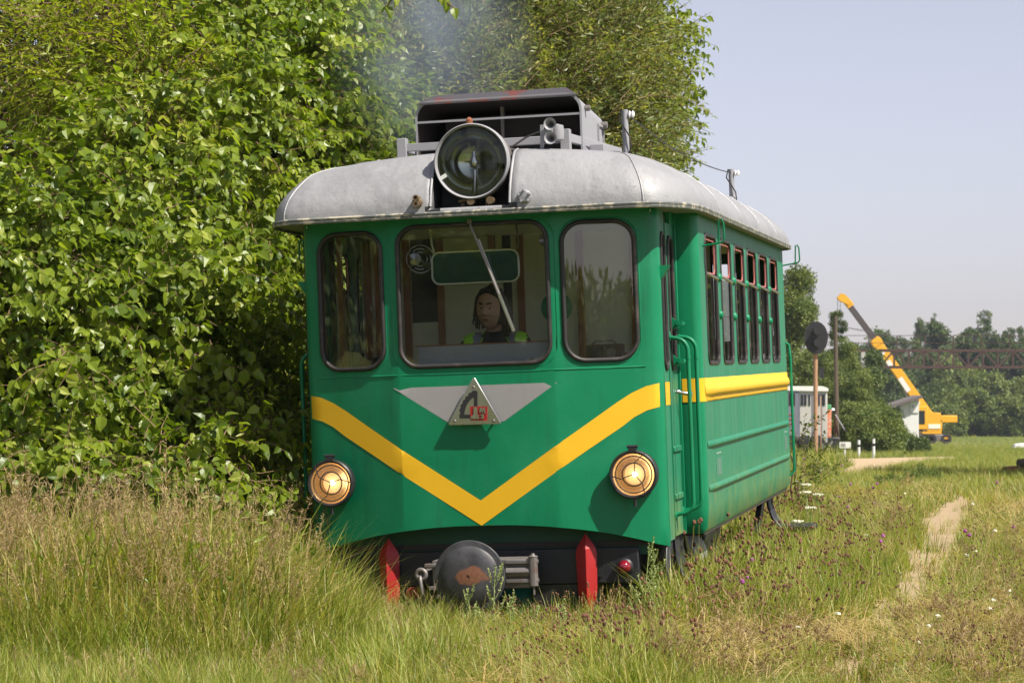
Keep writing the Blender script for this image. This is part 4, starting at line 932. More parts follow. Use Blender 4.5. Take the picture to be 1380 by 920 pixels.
# hair: scalp shell and long locks from a centre parting
m = MB(); nu2, nv2 = 40, 18
for j in range(nv2 + 1):
    for i in range(nu2 + 1):
        u = R_(62 + 236 * i / nu2); edge = -.75
        vv = edge + (math.pi / 2 - edge) * j / nv2
        fr = max(0, math.cos(u)); vv2 = vv
        p = head_pt(u, vv2); k = 1.06 + .05 * math.sin(7 * u + 3 * vv) * .5; m.v.append(tuple(place((p.x * k, p.y * k + .002, p.z * 1.08 + .002))))
for j in range(nv2):
    for i in range(nu2): a = j * (nu2 + 1) + i; m.f.append((a, a + 1, a + nu2 + 2, a + nu2 + 1)); m.m.append(0)
for s in (-1, 1):      # top front shell above the forehead
    b0 = len(m.v); A, B_ = 8, 8
    for j in range(B_ + 1):
        for i in range(A + 1):
            u = s * R_(58 * i / A); v0 = .80 - .35 * (i / A) ** 2; vv = v0 + (1.5 - v0) * j / B_
            p = head_pt(u, vv); k = 1.06; m.v.append(tuple(place((p.x * k, p.y * k, p.z * 1.08 + .002))))
    for j in range(B_):
        for i in range(A): a = b0 + j * (A + 1) + i; m.f.append((a, a + 1, a + A + 2, a + A + 1)); m.m.append(0)
hr = m.build('hair', 'hair', head, 80); hr.modifiers.new('t', 'SOLIDIFY').thickness = .008
m = MB(); rh = random.Random(4)
for k in range(170):
    s = rh.choice((-1, 1)); back = rh.random()
    u1 = s * R_(rh.uniform(66, 175)); r0 = rh.uniform(1.04, 1.13); ln = (rh.uniform(-.16, -.10) if s > 0 else rh.uniform(-.125, -.05)) if rh.random() < .8 else rh.uniform(-.10, -.04)
    pts = [place((s * .004, -.02 + .06 * back, .132))]
    for t in (.35, .7, 1.0):
        v = 1.35 - 1.3 * t; p = head_pt(u1 * (.55 + .45 * t), v); pts.append(place((p.x * r0, p.y * r0, p.z * 1.09 + .004)))
    p = head_pt(u1, .0); wv = rh.uniform(-.016, .020)
    for t in (.3, .6, .85, 1.0): pts.append(place((p.x * r0 * (1 - .08 * t) + wv * math.sin(6 * t) + s * .008 * t, p.y * r0 * (1 - .1 * t), ln * t)))
    m.tube(pts, [.004, .006, .0065, .0065, .006, .0055, .0045, .003][:len(pts)], 5)
m.build('hair_locks', 'hair', head, 80)

# ---------------------------------------------------------------- ground
GZ = [(-60, 0), (28, 0), (60, -.45), (92, -1.02), (112, -1.36), (230, -3.45), (350, -4.08), (600, -4.4), (1500, -4.5)]
def gz(x, y):
    for (a, b2), (c, d) in zip(GZ, GZ[1:]):
        if y <= c:
            t = min(1, max(0, (y - a) / (c - a))); z = b2 + (d - b2) * t; break
    else: z = -4.5
    return z + .02 * math.sin(x * .7) * math.cos(y * .45) + (.10 * min(1, max(0, (-x - 1.5) / 2)) if y < 40 else 0)
ysg = np.concatenate([np.arange(-60, 6, 4), np.arange(6, 40, .5), np.arange(40, 130, 2.5), np.arange(130, 400, 15), np.arange(400, 1500, 100), [1500]])
xsg = np.concatenate([np.arange(-800, -40, 60), np.arange(-40, -8, 4), np.arange(-8, 16, .5), np.arange(16, 60, 4), np.arange(60, 801, 60)])
vs = [(float(x), float(y), gz(x, y) - .01) for y in ysg for x in xsg]; nx = len(xsg)
me = bpy.data.meshes.new('ground'); me.from_pydata(vs, [], [(j * nx + i, j * nx + i + 1, (j + 1) * nx + i + 1, (j + 1) * nx + i) for j in range(len(ysg) - 1) for i in range(nx - 1)])
def ground_mat(name, cs, sc=.6, b_=.6):
    m, n, l, b = newmat(name); v = texco(n, l)
    f = nz(n, l, v, sc, 8, .7); g = nz(n, l, texco(n, l, (1, .25, 1)), sc * .08, 4, .6); q = nz(n, l, v, 9, 6, .7)
    c = mixc(n, l, f, cs[0], cs[1]); c = mixc(n, l, ramp(n, l, g, [(.42, (0, 0, 0)), (.6, (1, 1, 1))]), c, cs[2]); c = mixc(n, l, ramp(n, l, q, [(.3, (.0, .0, .0)), (.8, (.55, .55, .55))]), c, cs[3])
    l.new(c, b.inputs['Base Color']); b.inputs['Roughness'].default_value = 1; b.inputs['Specular IOR Level'].default_value = .1
    bump(n, l, q, b, b_, .05); return m
M['ground'] = ground_mat('meadow_ground', ((0.10, 0.13, 0.03), (0.17, 0.19, 0.045), (0.24, 0.20, 0.08), (0.08, 0.12, 0.02)))
M['dirt'] = ground_mat('dry_dirt', ((0.36, 0.27, 0.17), (0.46, 0.35, 0.22), (0.42, 0.32, 0.2), (0.25, 0.19, 0.11)), 3)
M['sand'] = ground_mat('sandy_road', ((0.44, 0.33, 0.20), (0.52, 0.39, 0.25), (0.48, 0.36, 0.22), (0.30, 0.24, 0.13)), 1)
tag(link('ground', me, 'ground', None, 60), kind='structure')

PATH = [(1.35, 9.8), (1.62, 11.6), (1.95, 13.4), (2.3, 15.0), (2.85, 17.4), (3.35, 20.0), (4.15, 24.0), (5.05, 28.3), (5.9, 33), (6.8, 38)]
def strip(name, path, wid, mat, lift, wob=.12):
    P2 = []
    for a, b2 in zip(path, path[1:]):
        for t in np.arange(0, 1, .04): P2.append((a[0] + (b2[0] - a[0]) * t, a[1] + (b2[1] - a[1]) * t))
    vs = []; 
    for x, y in P2:
        wl = wid(y) * (1 + .9 * mnoise.noise(Vector((x * 2, y * 2.6, 3)))); wr = wid(y) * (1 + .9 * mnoise.noise(Vector((x * 2, y * 2.6, 9))))
        for k in range(5): xx = x - wl + (wl + wr) * k / 4; vs.append((xx, y, gz(xx, y) + lift))
    n = len(P2); me = bpy.data.meshes.new(name); me.from_pydata(vs, [], [(i * 5 + k, i * 5 + k + 1, (i + 1) * 5 + k + 1, (i + 1) * 5 + k) for i in range(n - 1) for k in range(4)])
    return tag(link(name, me, mat, None, 60), kind='structure')
strip('footpath', PATH, lambda y: max(.02, (.09 + .0075 * y) * min(1, (36 - y) / 7)), 'dirt', .004)
# sandy road crossing behind
out = [P(1100, 621, 80), P(1170, 617, 88), P(1290, 614.5, 96), P(1292, 618, 84), P(1230, 624, 70), P(1200, 632, 58), P(1160, 640, 51), P(1128, 638, 53), P(1150, 627, 66), P(1105, 624, 74)]
m = MB(); pts = [(p.x, p.y) for p in out]; 
dv, de, df, *_ = delaunay_2d_cdt([Vector(p) for p in pts] + [Vector((x, y)) for x in np.arange(5, 20, .7) for y in np.arange(48, 100, 2) if inside((x, y), pts)], [(i, (i + 1) % len(pts)) for i in range(len(pts))], [], 1, 1e-4)
m.add([(v.x, v.y, gz(v.x, v.y) + .02) for v in dv], [tuple(f) for f in df if inside(tuple(sum((dv[i] for i in f), Vector((0, 0))) / len(f)), pts)])
tag(link('dirt_road', m.mesh('dirt_road'), 'sand', None, 60), kind='structure'); ROAD = pts

# ---------------------------------------------------------------- plant prototypes (used through geometry nodes and as shared meshes)
def leaf_geo(m, base, dirv, up, L, W, mi=0, droop=.25, simple=False):
    d = dirv.normalized(); s = d.cross(up); s = s.normalized() if s.length > 1e-4 else d.orthogonal().normalized(); n = s.cross(d)
    p = lambda t, w2, h: base + d * (L * t) + s * (W * w2) + n * h
    if simple:
        m.add([base, p(.45, -.5, 0), p(1, 0, -droop * L), p(.45, .5, 0)], [(0, 1, 2), (0, 2, 3)], mi); return
    k = .10 * W
    m.add([base, p(.28, -.46, k), p(.62, -.42, k - droop * L * .3), p(1, 0, -droop * L), p(.62, .42, k - droop * L * .3), p(.28, .46, k), p(.32, 0, -k), p(.66, 0, -k - droop * L * .35)],
          [(0, 1, 6), (1, 2, 7, 6), (2, 3, 7), (3, 4, 7), (4, 5, 6, 7), (5, 0, 6)], mi)
def rv(rg, s=1): return Vector((rg.uniform(-1, 1), rg.uniform(-1, 1), rg.uniform(-1, 1))) * s
def spray(name, n, length, L, W, mats, seed, droop=.3, spread=.9, twig=.004, simple=False, upb=1.0, sub=2, face=0):
    """a branchlet along +X with leaves to both sides"""
    rg = random.Random(seed); m = MB()
    def branch(p0, d0, ln, cnt):
        p = Vector(p0); d = Vector(d0).normalized(); pts = [p.copy()]; st = ln / cnt
        for i in range(cnt):
            d = (d + Vector((0, 0, -droop * .12)) + rv(rg, .12)).normalized(); p = p + d * st; pts.append(p.copy())
            sd_ = 1 if i % 2 else -1; side = d.cross(Vector((0, 0, 1))); side = side.normalized() if side.length > .01 else Vector((0, 1, 0))
            ld = (d * (.55 - .35 * min(1, face)) + side * sd_ * spread + rv(rg, .35) + Vector((0, 0, -droop * (.5 + .8 * face)))).normalized()
            up = (Vector((face, 0, upb)) + rv(rg, .7)).normalized(); k = rg.uniform(.5, 1.2)
            leaf_geo(m, p, ld, up, L * k, W * k, 0, droop * .8, simple)
        leaf_geo(m, p, d, Vector((0, 0, 1)), L, W, 0, droop, simple)
        m.tube([pts[0], pts[len(pts) // 2], pts[-1]], [twig, twig * .7, twig * .4], 3, mi=1)
    branch((0, 0, 0), (1, 0, 0), length, n)
    for q in range(sub): branch((length * (.15 + .3 * q), 0, 0), (.8, rg.choice((-1, 1)) * .8, rg.uniform(-.3, .4)), length * .6, max(2, int(n * .5)))
    me = m.mesh(name)
    for k in mats: me.materials.append(M[k])
    return me
def proto_coll(name, meshes):
    c = bpy.data.collections.new(name)
    for i, me in enumerate(meshes):
        o = bpy.data.objects.new('%s_%02d' % (name, i), me); c.objects.link(o)
    return c
def scatter(name, coll, pts, rots, scl, parent=None, kind='stuff', label=None):
    """one stuff object: instances of a collection's children on points"""
    n = len(pts); me = bpy.data.meshes.new(name); me.vertices.add(n); me.vertices.foreach_set('co', np.asarray(pts, np.float32).ravel())
    a = me.attributes.new('rot', 'FLOAT_VECTOR', 'POINT'); a.data.foreach_set('vector', np.asarray(rots, np.float32).ravel())
    a = me.attributes.new('scl', 'FLOAT_VECTOR', 'POINT'); sc_ = np.asarray(scl, np.float32); sc_ = np.repeat(sc_[:, None], 3, 1) if sc_.ndim == 1 else sc_; a.data.foreach_set('vector', sc_.ravel())
    a = me.attributes.new('pick', 'INT', 'POINT'); a.data.foreach_set('value', rng.integers(0, len(coll.objects), n).astype(np.int32))
    o = bpy.data.objects.new(name, me); COL.objects.link(o)
    if parent: o.parent = parent
    g = bpy.data.node_groups.new(name + '_nodes', 'GeometryNodeTree'); g.interface.new_socket('Geometry', in_out='INPUT', socket_type='NodeSocketGeometry'); g.interface.new_socket('Geometry', in_out='OUTPUT', socket_type='NodeSocketGeometry')
    N = g.nodes; gi = N.new('NodeGroupInput'); go = N.new('NodeGroupOutput'); ip = N.new('GeometryNodeInstanceOnPoints'); ci = N.new('GeometryNodeCollectionInfo')
    ci.inputs['Collection'].default_value = coll; ci.inputs['Separate Children'].default_value = True; ci.inputs['Reset Children'].default_value = True; ip.inputs['Pick Instance'].default_value = True
    def at(nm, ty):
        q = N.new('GeometryNodeInputNamedAttribute'); q.data_type = ty; q.inputs['Name'].default_value = nm; return q.outputs['Attribute']
    g.links.new(gi.outputs[0], ip.inputs['Points']); g.links.new(ci.outputs[0], ip.inputs['Instance']); g.links.new(at('pick', 'INT'), ip.inputs['Instance Index'])
    g.links.new(at('rot', 'FLOAT_VECTOR'), ip.inputs['Rotation']); g.links.new(at('scl', 'FLOAT_VECTOR'), ip.inputs['Scale']); g.links.new(ip.outputs[0], go.inputs[0])
    md = o.modifiers.new('scatter', 'NODES'); md.node_group = g
    return tag(o, label, kind=kind)

C_leaf = proto_coll('broad_spray', [spray('broad_spray', 11, .42, .080, .060, ('leaf', 'twig'), i, .45, upb=.6, face=.9) for i in range(6)])
C_dark = proto_coll('dark_spray', [spray('dark_spray', 9, .36, .05, .03, ('leaf_dark', 'twig'), 20 + i, .3, upb=.6, face=.7) for i in range(4)])
C_yel = proto_coll('yellow_spray', [spray('yellow_spray', 10, .34, .07, .020, ('leaf_yellow', 'twig'), 30 + i, .2) for i in range(3)])
C_wil = proto_coll('willow_spray', [spray('willow_spray', 16, .5, .072, .021, ('leaf_willow', 'twig'), 40 + i, .1, .7, upb=.5, face=.6, simple=True, sub=3) for i in range(5)])
C_bir = proto_coll('birch_spray', [spray('birch_spray', 8, .5, .085, .07, ('leaf_birch', 'twig'), 50 + i, .6, upb=.5, face=.7) for i in range(5)])
def clump(name, n, R, L, mat, seed):
    rg = random.Random(seed); m = MB()
    for _ in range(n):
        d = rv(rg); d = d.normalized() * rg.random() ** .5 * R; leaf_geo(m, d, rv(rg) + Vector((0, 0, .1)), Vector((0, 0, 1)) + rv(rg, .8), L * rg.uniform(.6, 1.3), L * .6, 0, .1, True)
    me = m.mesh(name); me.materials.append(M[mat]); return me
C_far = proto_coll('far_clump', [clump('far_clump', 130, 1.0, .42, 'leaf_far', 60 + i) for i in range(3)])
C_fard = proto_coll('far_dark_clump', [clump('far_dark_clump', 130, 1.0, .42, 'leaf_far_dark', 70 + i) for i in range(3)])
C_mid = proto_coll('mid_clump', [clump('mid_clump', 150, .8, .24, 'leaf_far', 80 + i) for i in range(3)])

def crown_points(blobs, n, inner=.55, squash=1.0):
    """points in the outer shells of a union of balls (x,y,z,r)"""
    B = np.array(blobs); wts = B[:, 3] ** 1.5; wts = wts / wts.sum(); out = []; nor = []
    while len(out) < n:
        k = rng.choice(len(B), p=wts); d = rng.normal(size=3); d /= np.linalg.norm(d); r = B[k, 3] * (inner + (1 - inner) * rng.random() ** .6)
        p = B[k, :3] + d * r
        dd = np.linalg.norm((B[:, :3] - p), axis=1) / B[:, 3]
        if (np.delete(dd, k) < inner * .9).any(): continue
        out.append(p); nor.append(d)
    return np.array(out), np.array(nor)
def out_rots(nor, jit=.5, down=.25):
    r = []
    for d in nor:
        v = Vector(d) + rv(random, jit); v.z -= down; q = v.normalized().to_track_quat('X', 'Z'); e = (q @ Euler((random.uniform(-.6, .6), 0, 0)).to_quaternion()).to_euler(); r.append((e.x, e.y, e.z))
    return r
def trunk_mb(base, topz, r0, crowns, rg):
    m = MB(); b = Vector(base); pts = [b + Vector((rg.uniform(-.1, .1) * t * 2, 0, (topz - b.z) * t)) for t in (0, .25, .5, .75, 1)]
    m.tube(pts, [r0, r0 * .8, r0 * .6, r0 * .4, r0 * .15], 8)
    for c in crowns:
        c = Vector(c[:3]); t = min(.8, max(.15, (c.z - b.z) / (topz - b.z) * .7)); s = b + Vector((0, 0, (topz - b.z) * t)); mid = (s + c) / 2 + Vector((0, 0, .1))
        m.tube([s, mid, c], [r0 * .35, r0 * .22, r0 * .07], 6)
    return m
def tree(name, label, cat, base, blobs, coll, n, r0=.1, group=None, inner=.5, scl=(.8, 1.25), extra=None, down=.25, fol='foliage'):
    t = empty(name, base); tag(t, label, cat, group); b = Vector(base)
    lb = [(x - b.x, y - b.y, z - b.z, r) for x, y, z, r in blobs]
    ps, ns = crown_points(lb, n, inner)
    scatter(fol, coll, ps, out_rots(ns, .5, down), rng.uniform(scl[0], scl[1], n), t)
    if extra:
        for c2, n2, f2 in extra:
            ps, ns = crown_points([x for x in lb if f2(x)] or lb, n2, .8); scatter(fol, c2, ps, out_rots(ns, .5, down), rng.uniform(.8, 1.3, n2), t)
    trunk_mb((0, 0, -.05), max(q[2] + q[3] * .5 for q in lb), r0, lb[:14], random.Random(len(name) + n)).build('trunk', 'bark', t, 60)
    return t
def B(px, py, D, r): p = P(px, py, D); return (p.x, p.y, p.z, r)

# big broad-leaved bush left of the car
blobs = [B(30, 385, 15.5, .7), B(-60, 420, 15.2, .8), B(60, 470, 15.0, .75), B(150, 380, 15.6, .75), B(165, 265, 16.2, .6), B(230, 300, 16.4, .75), B(200, 480, 15.6, .7), B(250, 420, 16.2, .6),
         B(260, 560, 15.9, .42), B(300, 360, 17.3, .65), B(330, 240, 17.6, .75), B(250, 170, 17.0, .7), B(400, 230, 18.2, .7), B(450, 200, 18.6, .55), B(490, 185, 19.0, .38), B(360, 130, 18.0, .7), B(390, 60, 18.6, .55), B(300, 60, 18.2, .8),
         B(120, 590, 15.2, .55), B(0, 590, 15.0, .7), B(210, 610, 15.4, .4), B(380, 330, 19.0, .7), B(360, 430, 18.5, .6), B(320, 500, 17.6, .45), B(520, 178, 19.4, .22), B(395, 560, 20.5, .8), B(400, 400, 20.5, .9), B(215, 655, 14.2, .20), B(268, 610, 14.6, .26), B(50, 640, 14.3, .24), B(130, 660, 14.1, .17), B(325, 650, 14.4, .13)]
bush = tree('broadleaf_bush', 'big bright green broad-leaved bush leaning over the track left of the railcar', 'bush', tuple(P(150, 850, 17)[:2]) + (0.1,), blobs, C_leaf, 5600, .07, inner=.35, scl=(.7, 1.1), down=.45)
# single leaves standing out on its face
lmeshes = []
for i in range(5):
    m = MB(); leaf_geo(m, Vector((0, 0, 0)), Vector((1, 0, 0)), Vector((0, 0, 1)), .09, .066, 0, .15 + .1 * i); me = m.mesh('leaf'); me.materials.append(M['leaf']); lmeshes.append(me)
bl = bush.location; k = 0
while k < 300:
    c = random.choice(blobs[:24]); d = Vector((random.gauss(0, .6), -abs(random.gauss(.9, .4)), random.gauss(.2, .6))).normalized(); p = Vector(c[:3]) + d * c[3] * random.uniform(.98, 1.12)
    sx_ = 690 + p.x / p.y * FPX
    if sx_ < 5 or sx_ > 520: continue
    if any((p - Vector(q[:3])).length < q[3] * .9 for q in blobs): continue
    o = bpy.data.objects.new('leaf', random.choice(lmeshes)); COL.objects.link(o); o.parent = bush; o.location = p - bl
    o.rotation_euler = (random.uniform(-.7, .7), random.uniform(.1, .9), random.uniform(-3.1, 3.1)); sc1 = random.uniform(.8, 1.25); o.scale = (sc1,) * 3; k += 1
# trees behind it
tree('elm_tree', 'dark small-leaved tree in the top left corner behind the bright bush', 'tree', tuple(P(0, 600, 19.5)[:2]) + (0,), [B(0, 120, 19, 1.0), B(80, 60, 19.5, 1.0), B(20, 230, 18.6, .7), B(160, 30, 20, 1.0), B(-80, 60, 19.5, 1.2), B(240, 20, 20.5, .9), B(320, 10, 20.5, .8), B(50, -60, 20, 1.2), B(200, -80, 20, 1.2), B(120, 150, 19.3, .7)], C_dark, 3000, .14, inner=.4)
tree('yellow_shrub', 'yellow-green narrow-leaved shrub growing through the top of the bright bush', 'shrub', tuple(P(170, 600, 17.2)[:2]) + (0,), [B(120, 70, 17.2, .42), B(190, 100, 16.9, .42), B(205, 150, 16.5, .35), B(90, 130, 17.0, .3), B(220, 50, 17.3, .3), B(40, 60, 17.4, .25)], C_yel, 420, .03, inner=.4)
wil = [B(420, 60, 27, 1.4), B(500, 20, 28, 1.5), B(480, 130, 27, 1.2), B(580, 90, 28, 1.4), B(640, 30, 29, 1.5), B(660, 120, 27.5, 1.1), B(740, 110, 28, 1.2), B(720, 30, 29, 1.3), B(785, 150, 28, .8), B(800, 200, 28, .5), B(765, 60, 29, .7), B(560, 170, 26, 1.1), B(400, 180, 25, 1.2), B(600, 220, 27, 1.3), B(720, 230, 27, 1.2), B(500, 260, 27, 1.5), B(800, 280, 29, .8), B(560, -60, 28, 1.6), B(440, -60, 28, 1.5), B(400, 380, 27, 1.6), B(520, 420, 28, 1.8), B(700, 400, 29, 1.7), B(820, 360, 30, .6)]
tree('willow_tree', 'large grey-green willow with narrow leaves behind the railcar roof', 'tree', tuple(P(600, 640, 29)[:2]) + (0,), wil, C_wil, 8000, .2, inner=.55, scl=(.8, 1.4), down=-.25)
bir = [B(700, 10, 31.5, 0.92), B(760, 30, 31, 0.98), B(790, 0, 31, 0.98), B(840, 60, 31, 0.67), B(830, 110, 31, 0.61), B(860, 160, 31, 0.55), B(870, 110, 30.6, 0.43), B(880, 180, 30.8, 0.37), B(850, 200, 31, 0.39), B(900, 90, 30.6, 0.17), B(905, 120, 30.6, 0.12), B(835, 15, 31, 0.30), B(860, 10, 31, 0.10), B(895, 195, 31, 0.17), B(750, -60, 31, 1.10), B(690, 60, 32, 0.61), B(820, 230, 31.5, 0.61), B(780, 90, 32, 0.61)]
tree('aspen_tree', 'loose round-leaved tree standing against the sky right of the willow', 'tree', tuple(P(790, 640, 32)[:2]) + (0,), bir, C_bir, 1100, .12, inner=.3, scl=(.75, 1.25), down=.1)
# overhanging twig at the top edge
tw = empty('overhanging_twig', P(560, -60, 15)); tag(tw, 'leafy twig hanging into the picture from above over the smoke', 'twig')
m = MB(); tp = [P(560, -60, 15), P(540, -20, 15), P(520, 8, 15)], [P(560, -60, 15), P(580, -15, 15), P(612, 10, 15)]
for q in tp: m.tube([p - tw.location for p in q], [.01, .007, .004], 5)
m.build('twig', 'twig', tw)
for q in tp:
    for i in range(7):
        t = random.uniform(.45, 1.05); p = q[0].lerp(q[2], t) - tw.location
        o = bpy.data.objects.new('leaf', random.choice(lmeshes)); COL.objects.link(o); o.parent = tw; o.location = p; o.rotation_euler = (random.uniform(-.7, .7), random.uniform(.6, 1.3), random.uniform(-3, 3)); o.scale = (.85,) * 3

# ---------------------------------------------------------------- middle and far distance, right
def far_tree(name, label, px, py_top, py_bot, D, wpx, coll, n, shape='round', cat='tree', group=None, z0=None, trunk=.18, sc=1.0):
    base = P(px, py_bot, D); topp = P(px, py_top, D); h = topp.z - base.z; wd = wpx / FPX * D / 2
    bb = []; rg = random.Random(int(px * 7 + py_top))
    if shape == 'round':
        for k in range(13):
            t = rg.uniform(.12, .85); rr = wd * rg.uniform(.45, .62) * (1 - .35 * abs(t - .45)); bb.append((base.x + rg.uniform(-.55, .55) * wd * (1.15 - t * .5), base.y + rg.uniform(-.5, .5) * wd, base.z + h * t, rr))
        bb.append((base.x, base.y, topp.z - wd * .3, wd * .38))
    elif shape == 'cone':
        for k in range(16): t = .06 + .92 * k / 15; bb.append((base.x + rg.uniform(-.1, .1) * wd, base.y, base.z + h * t, max(.42, wd * (1.05 - t) ** .9)))
    elif shape == 'column':
        for k in range(15): t = .1 + .88 * k / 14; bb.append((base.x + rg.uniform(-.3, .3) * wd * (1.1 - t), base.y + rg.uniform(-.3, .3) * wd, base.z + h * t, wd * (.8 if t < .8 else .55)))
    bb = [(a, b2, max(c, base.z + r * .35), r) for a, b2, c, r in bb]
    t = empty(name, base); tag(t, label, cat, group); lb = [(a - base.x, b2 - base.y, c - base.z, r) for a, b2, c, r in bb]
    ps, ns = crown_points(lb, n, .5); ps = ps[ps[:, 2] > -.1]; cs = .50 * wd ** .6 * sc
    scatter('foliage', coll, ps, [(random.uniform(-3, 3), random.uniform(-3, 3), random.uniform(-3, 3)) for _ in ps], rng.uniform(.6, 1.2, len(ps)) * cs, t)
    m = MB(); m.tube([(0, 0, -.3), (0, 0, h * .5), (0, 0, h * .9)], [trunk, trunk * .6, trunk * .15], 6); m.build('trunk', 'bark', t, 60)
    return t
# nearer bushes behind the signal, descending to the right
far_tree('leafy_tree', 'tall light green tree right behind the rear of the railcar', 1078, 368, 612, 132, 96, C_mid, 520, sc=.85)
far_tree('spruce_tree', 'narrow pointed dark tree between the signal and the wooden pole', 1128, 424, 610, 135, 34, C_fard, 150, 'cone', sc=.6)
far_tree('leafy_tree', 'broad green tree filling the gap left of the round signal', 1045, 400, 612, 140, 90, C_mid, 380, sc=.85)
for px, pt, D, wpx, lb in ((1100, 470, 126, 90, 'light green willow bush directly behind the signal post'), (1142, 462, 128, 70, 'tall bush just right of the wooden pole'), (1162, 505, 124, 70, 'rounded bush behind the three white posts'),
                           (1188, 552, 120, 60, 'low bush covering the left corner of the white shed'), (1208, 586, 118, 60, 'lowest bush in front of the white shed wall'), (1180, 560, 112, 80, 'bush standing just behind the striped marker posts'), (1234, 598, 114, 34, 'small dark bush below the white shed door edge'), (1146, 548, 116, 64, 'bush between the wooden pole and the marker posts'), (1178, 474, 150, 60, 'dark bush at the left end of the steel gantry')):
    far_tree('willow_bush', lb, px, pt, 613, D, wpx, C_mid if 'dark' not in lb else C_fard, 260 if 'dark' not in lb else 140, cat='bush', sc=.75, trunk=.05)
# far wood
FT = [(1190, 455, 345, 70, 'round', 0, 'far dark tree just behind the boom of the crane'), (1225, 462, 340, 60, 'round', 0, 'far dark tree right of the lower crane boom'), (1240, 428, 350, 26, 'column', 1, 'left one of the twin narrow tree tops above the gantry'), (1257, 424, 352, 24, 'column', 1, 'right one of the twin narrow tree tops above the gantry'),
      (1262, 447, 346, 70, 'round', 2, 'brownish round tree top behind the gantry railing'), (1306, 455, 350, 60, 'round', 0, 'far tree between the two groups of narrow tree tops'), (1326, 425, 352, 36, 'column', 1, 'narrow tall tree right of centre above the gantry'), (1345, 458, 348, 60, 'round', 0, 'far tree behind the lamp on the gantry'),
      (1360, 447, 352, 28, 'column', 1, 'narrow tree top near the right picture edge'), (1380, 444, 352, 30, 'column', 1, 'narrow tree top cut by the right picture edge'), (1395, 470, 346, 70, 'round', 0, 'far round tree leaving the picture at the right'), (1205, 490, 300, 60, 'round', 0, 'mid green tree behind the shed roof'),
      (1290, 495, 335, 84, 'round', 3, 'bright green round tree behind the crane counterweight'), (1330, 505, 320, 70, 'round', 3, 'light green tree left of the distant house'), (1372, 515, 318, 70, 'round', 3, 'light green tree right of the distant house'), (1300, 535, 305, 74, 'round', 3, 'large round bush right of the crane cab'), (1347, 545, 303, 66, 'round', 3, 'round bush below the distant house'),
      (1385, 540, 300, 60, 'round', 3, 'round bush at the right edge of the field'), (1255, 520, 310, 66, 'round', 0, 'dark bush directly behind the crane cab'), (1275, 552, 300, 50, 'round', 3, 'small bush under the crane counterweight'), (1160, 470, 340, 60, 'round', 0, 'far tree at the crane boom tip side'), (1128, 480, 330, 60, 'round', 0, 'far tree half hidden by the wooden pole')]
for px, pt, D, wpx, sh, kd, lb in FT:
    far_tree('far_tree', lb, px, pt - (7 if sh == 'round' and D > 335 else 0), 583, D, wpx * (1.15 if sh == 'round' else 1), (C_far, C_fard, C_fard)[kd if kd < 3 else 0] if kd != 0 else C_fard, 340 if sh == 'round' else 170, sh, group='trees at the far side of the field', trunk=.25, sc=.78)
m = MB(); 
# low undergrowth closing the wood
ups = np.array([tuple(P(px, 583 - 26 * random.random(), D)) for px in np.arange(1120, 1420, 2.2) for D in (306, 325, 340)]); 
scatter('undergrowth', C_far, ups, rng.uniform(-3, 3, (len(ups), 3)), rng.uniform(1.2, 2.4, len(ups)), label='low bushes and undergrowth along the far edge of the field')

def G(px, D): x = (px - 690) / FPX * D; return Vector((x, D, gz(x, D)))
# railway signal
sg_ = G(1099, 92); t = empty('railway_signal', sg_); tag(t, 'round black two-lamp railway signal on a rusty post', 'railway signal')
m = MB(); m.tube([(0, 0, -.3), (0, 0, 4.9)], .085, 12); m.build('post', 'signalpost', t, 60)
zc = P(1102, 455, 92).z - sg_.z; m = MB(); o = [(.44 * math.cos(a), zc + .60 * math.sin(a)) for a in np.linspace(0, 2 * math.pi, 33)[:-1]]; m.prism(o, -.20, -.16); m.build('background_shield', 'black', t, 30)
for dz in (.24, -.2):
    m = MB(); m.lathe([(.12, 0), (.14, .02), (.15, .3)], (0.02, -.2, zc + dz), (0, -1, 0), 18); m.lathe([(.13, .02), (0, .02)], (0.02, -.2, zc + dz), (0, -1, 0), 18)
    m.build('lamp_hood', 'black', t, 50)
m = MB(); m.bar((.10, 0, 3.3), (.22, -.05, 3.3), .05); m.box((.15, -.1, 2.95), (.3, .05, 3.35)); m.build('relay_box', 'black', t); m = MB(); m.bar((.2, 0, 0), (.2, 0, 2.3), .03); m.build('conduit', 'signalpost', t)
# wooden pole and wires
bp_ = G(1127.5, 113); t = empty('wooden_pole', bp_); tag(t, 'dark wooden telegraph pole behind the grey locomotive', 'pole'); m = MB(); m.tube([(0, 0, -.2), (-.05, 0, P(1126, 426, 113).z - bp_.z)], [.13, .09], 10); m.build('shaft', 'bark', t, 60)
m = MB(); m.tube([(0, 0, .2), (0, 0, 2.2)], .06, 6); m.tube([(-.1, -.2, 1.8), (.5, -.3, .8)], .03, 6); m.build('stay', 'greyframe', t, 60)
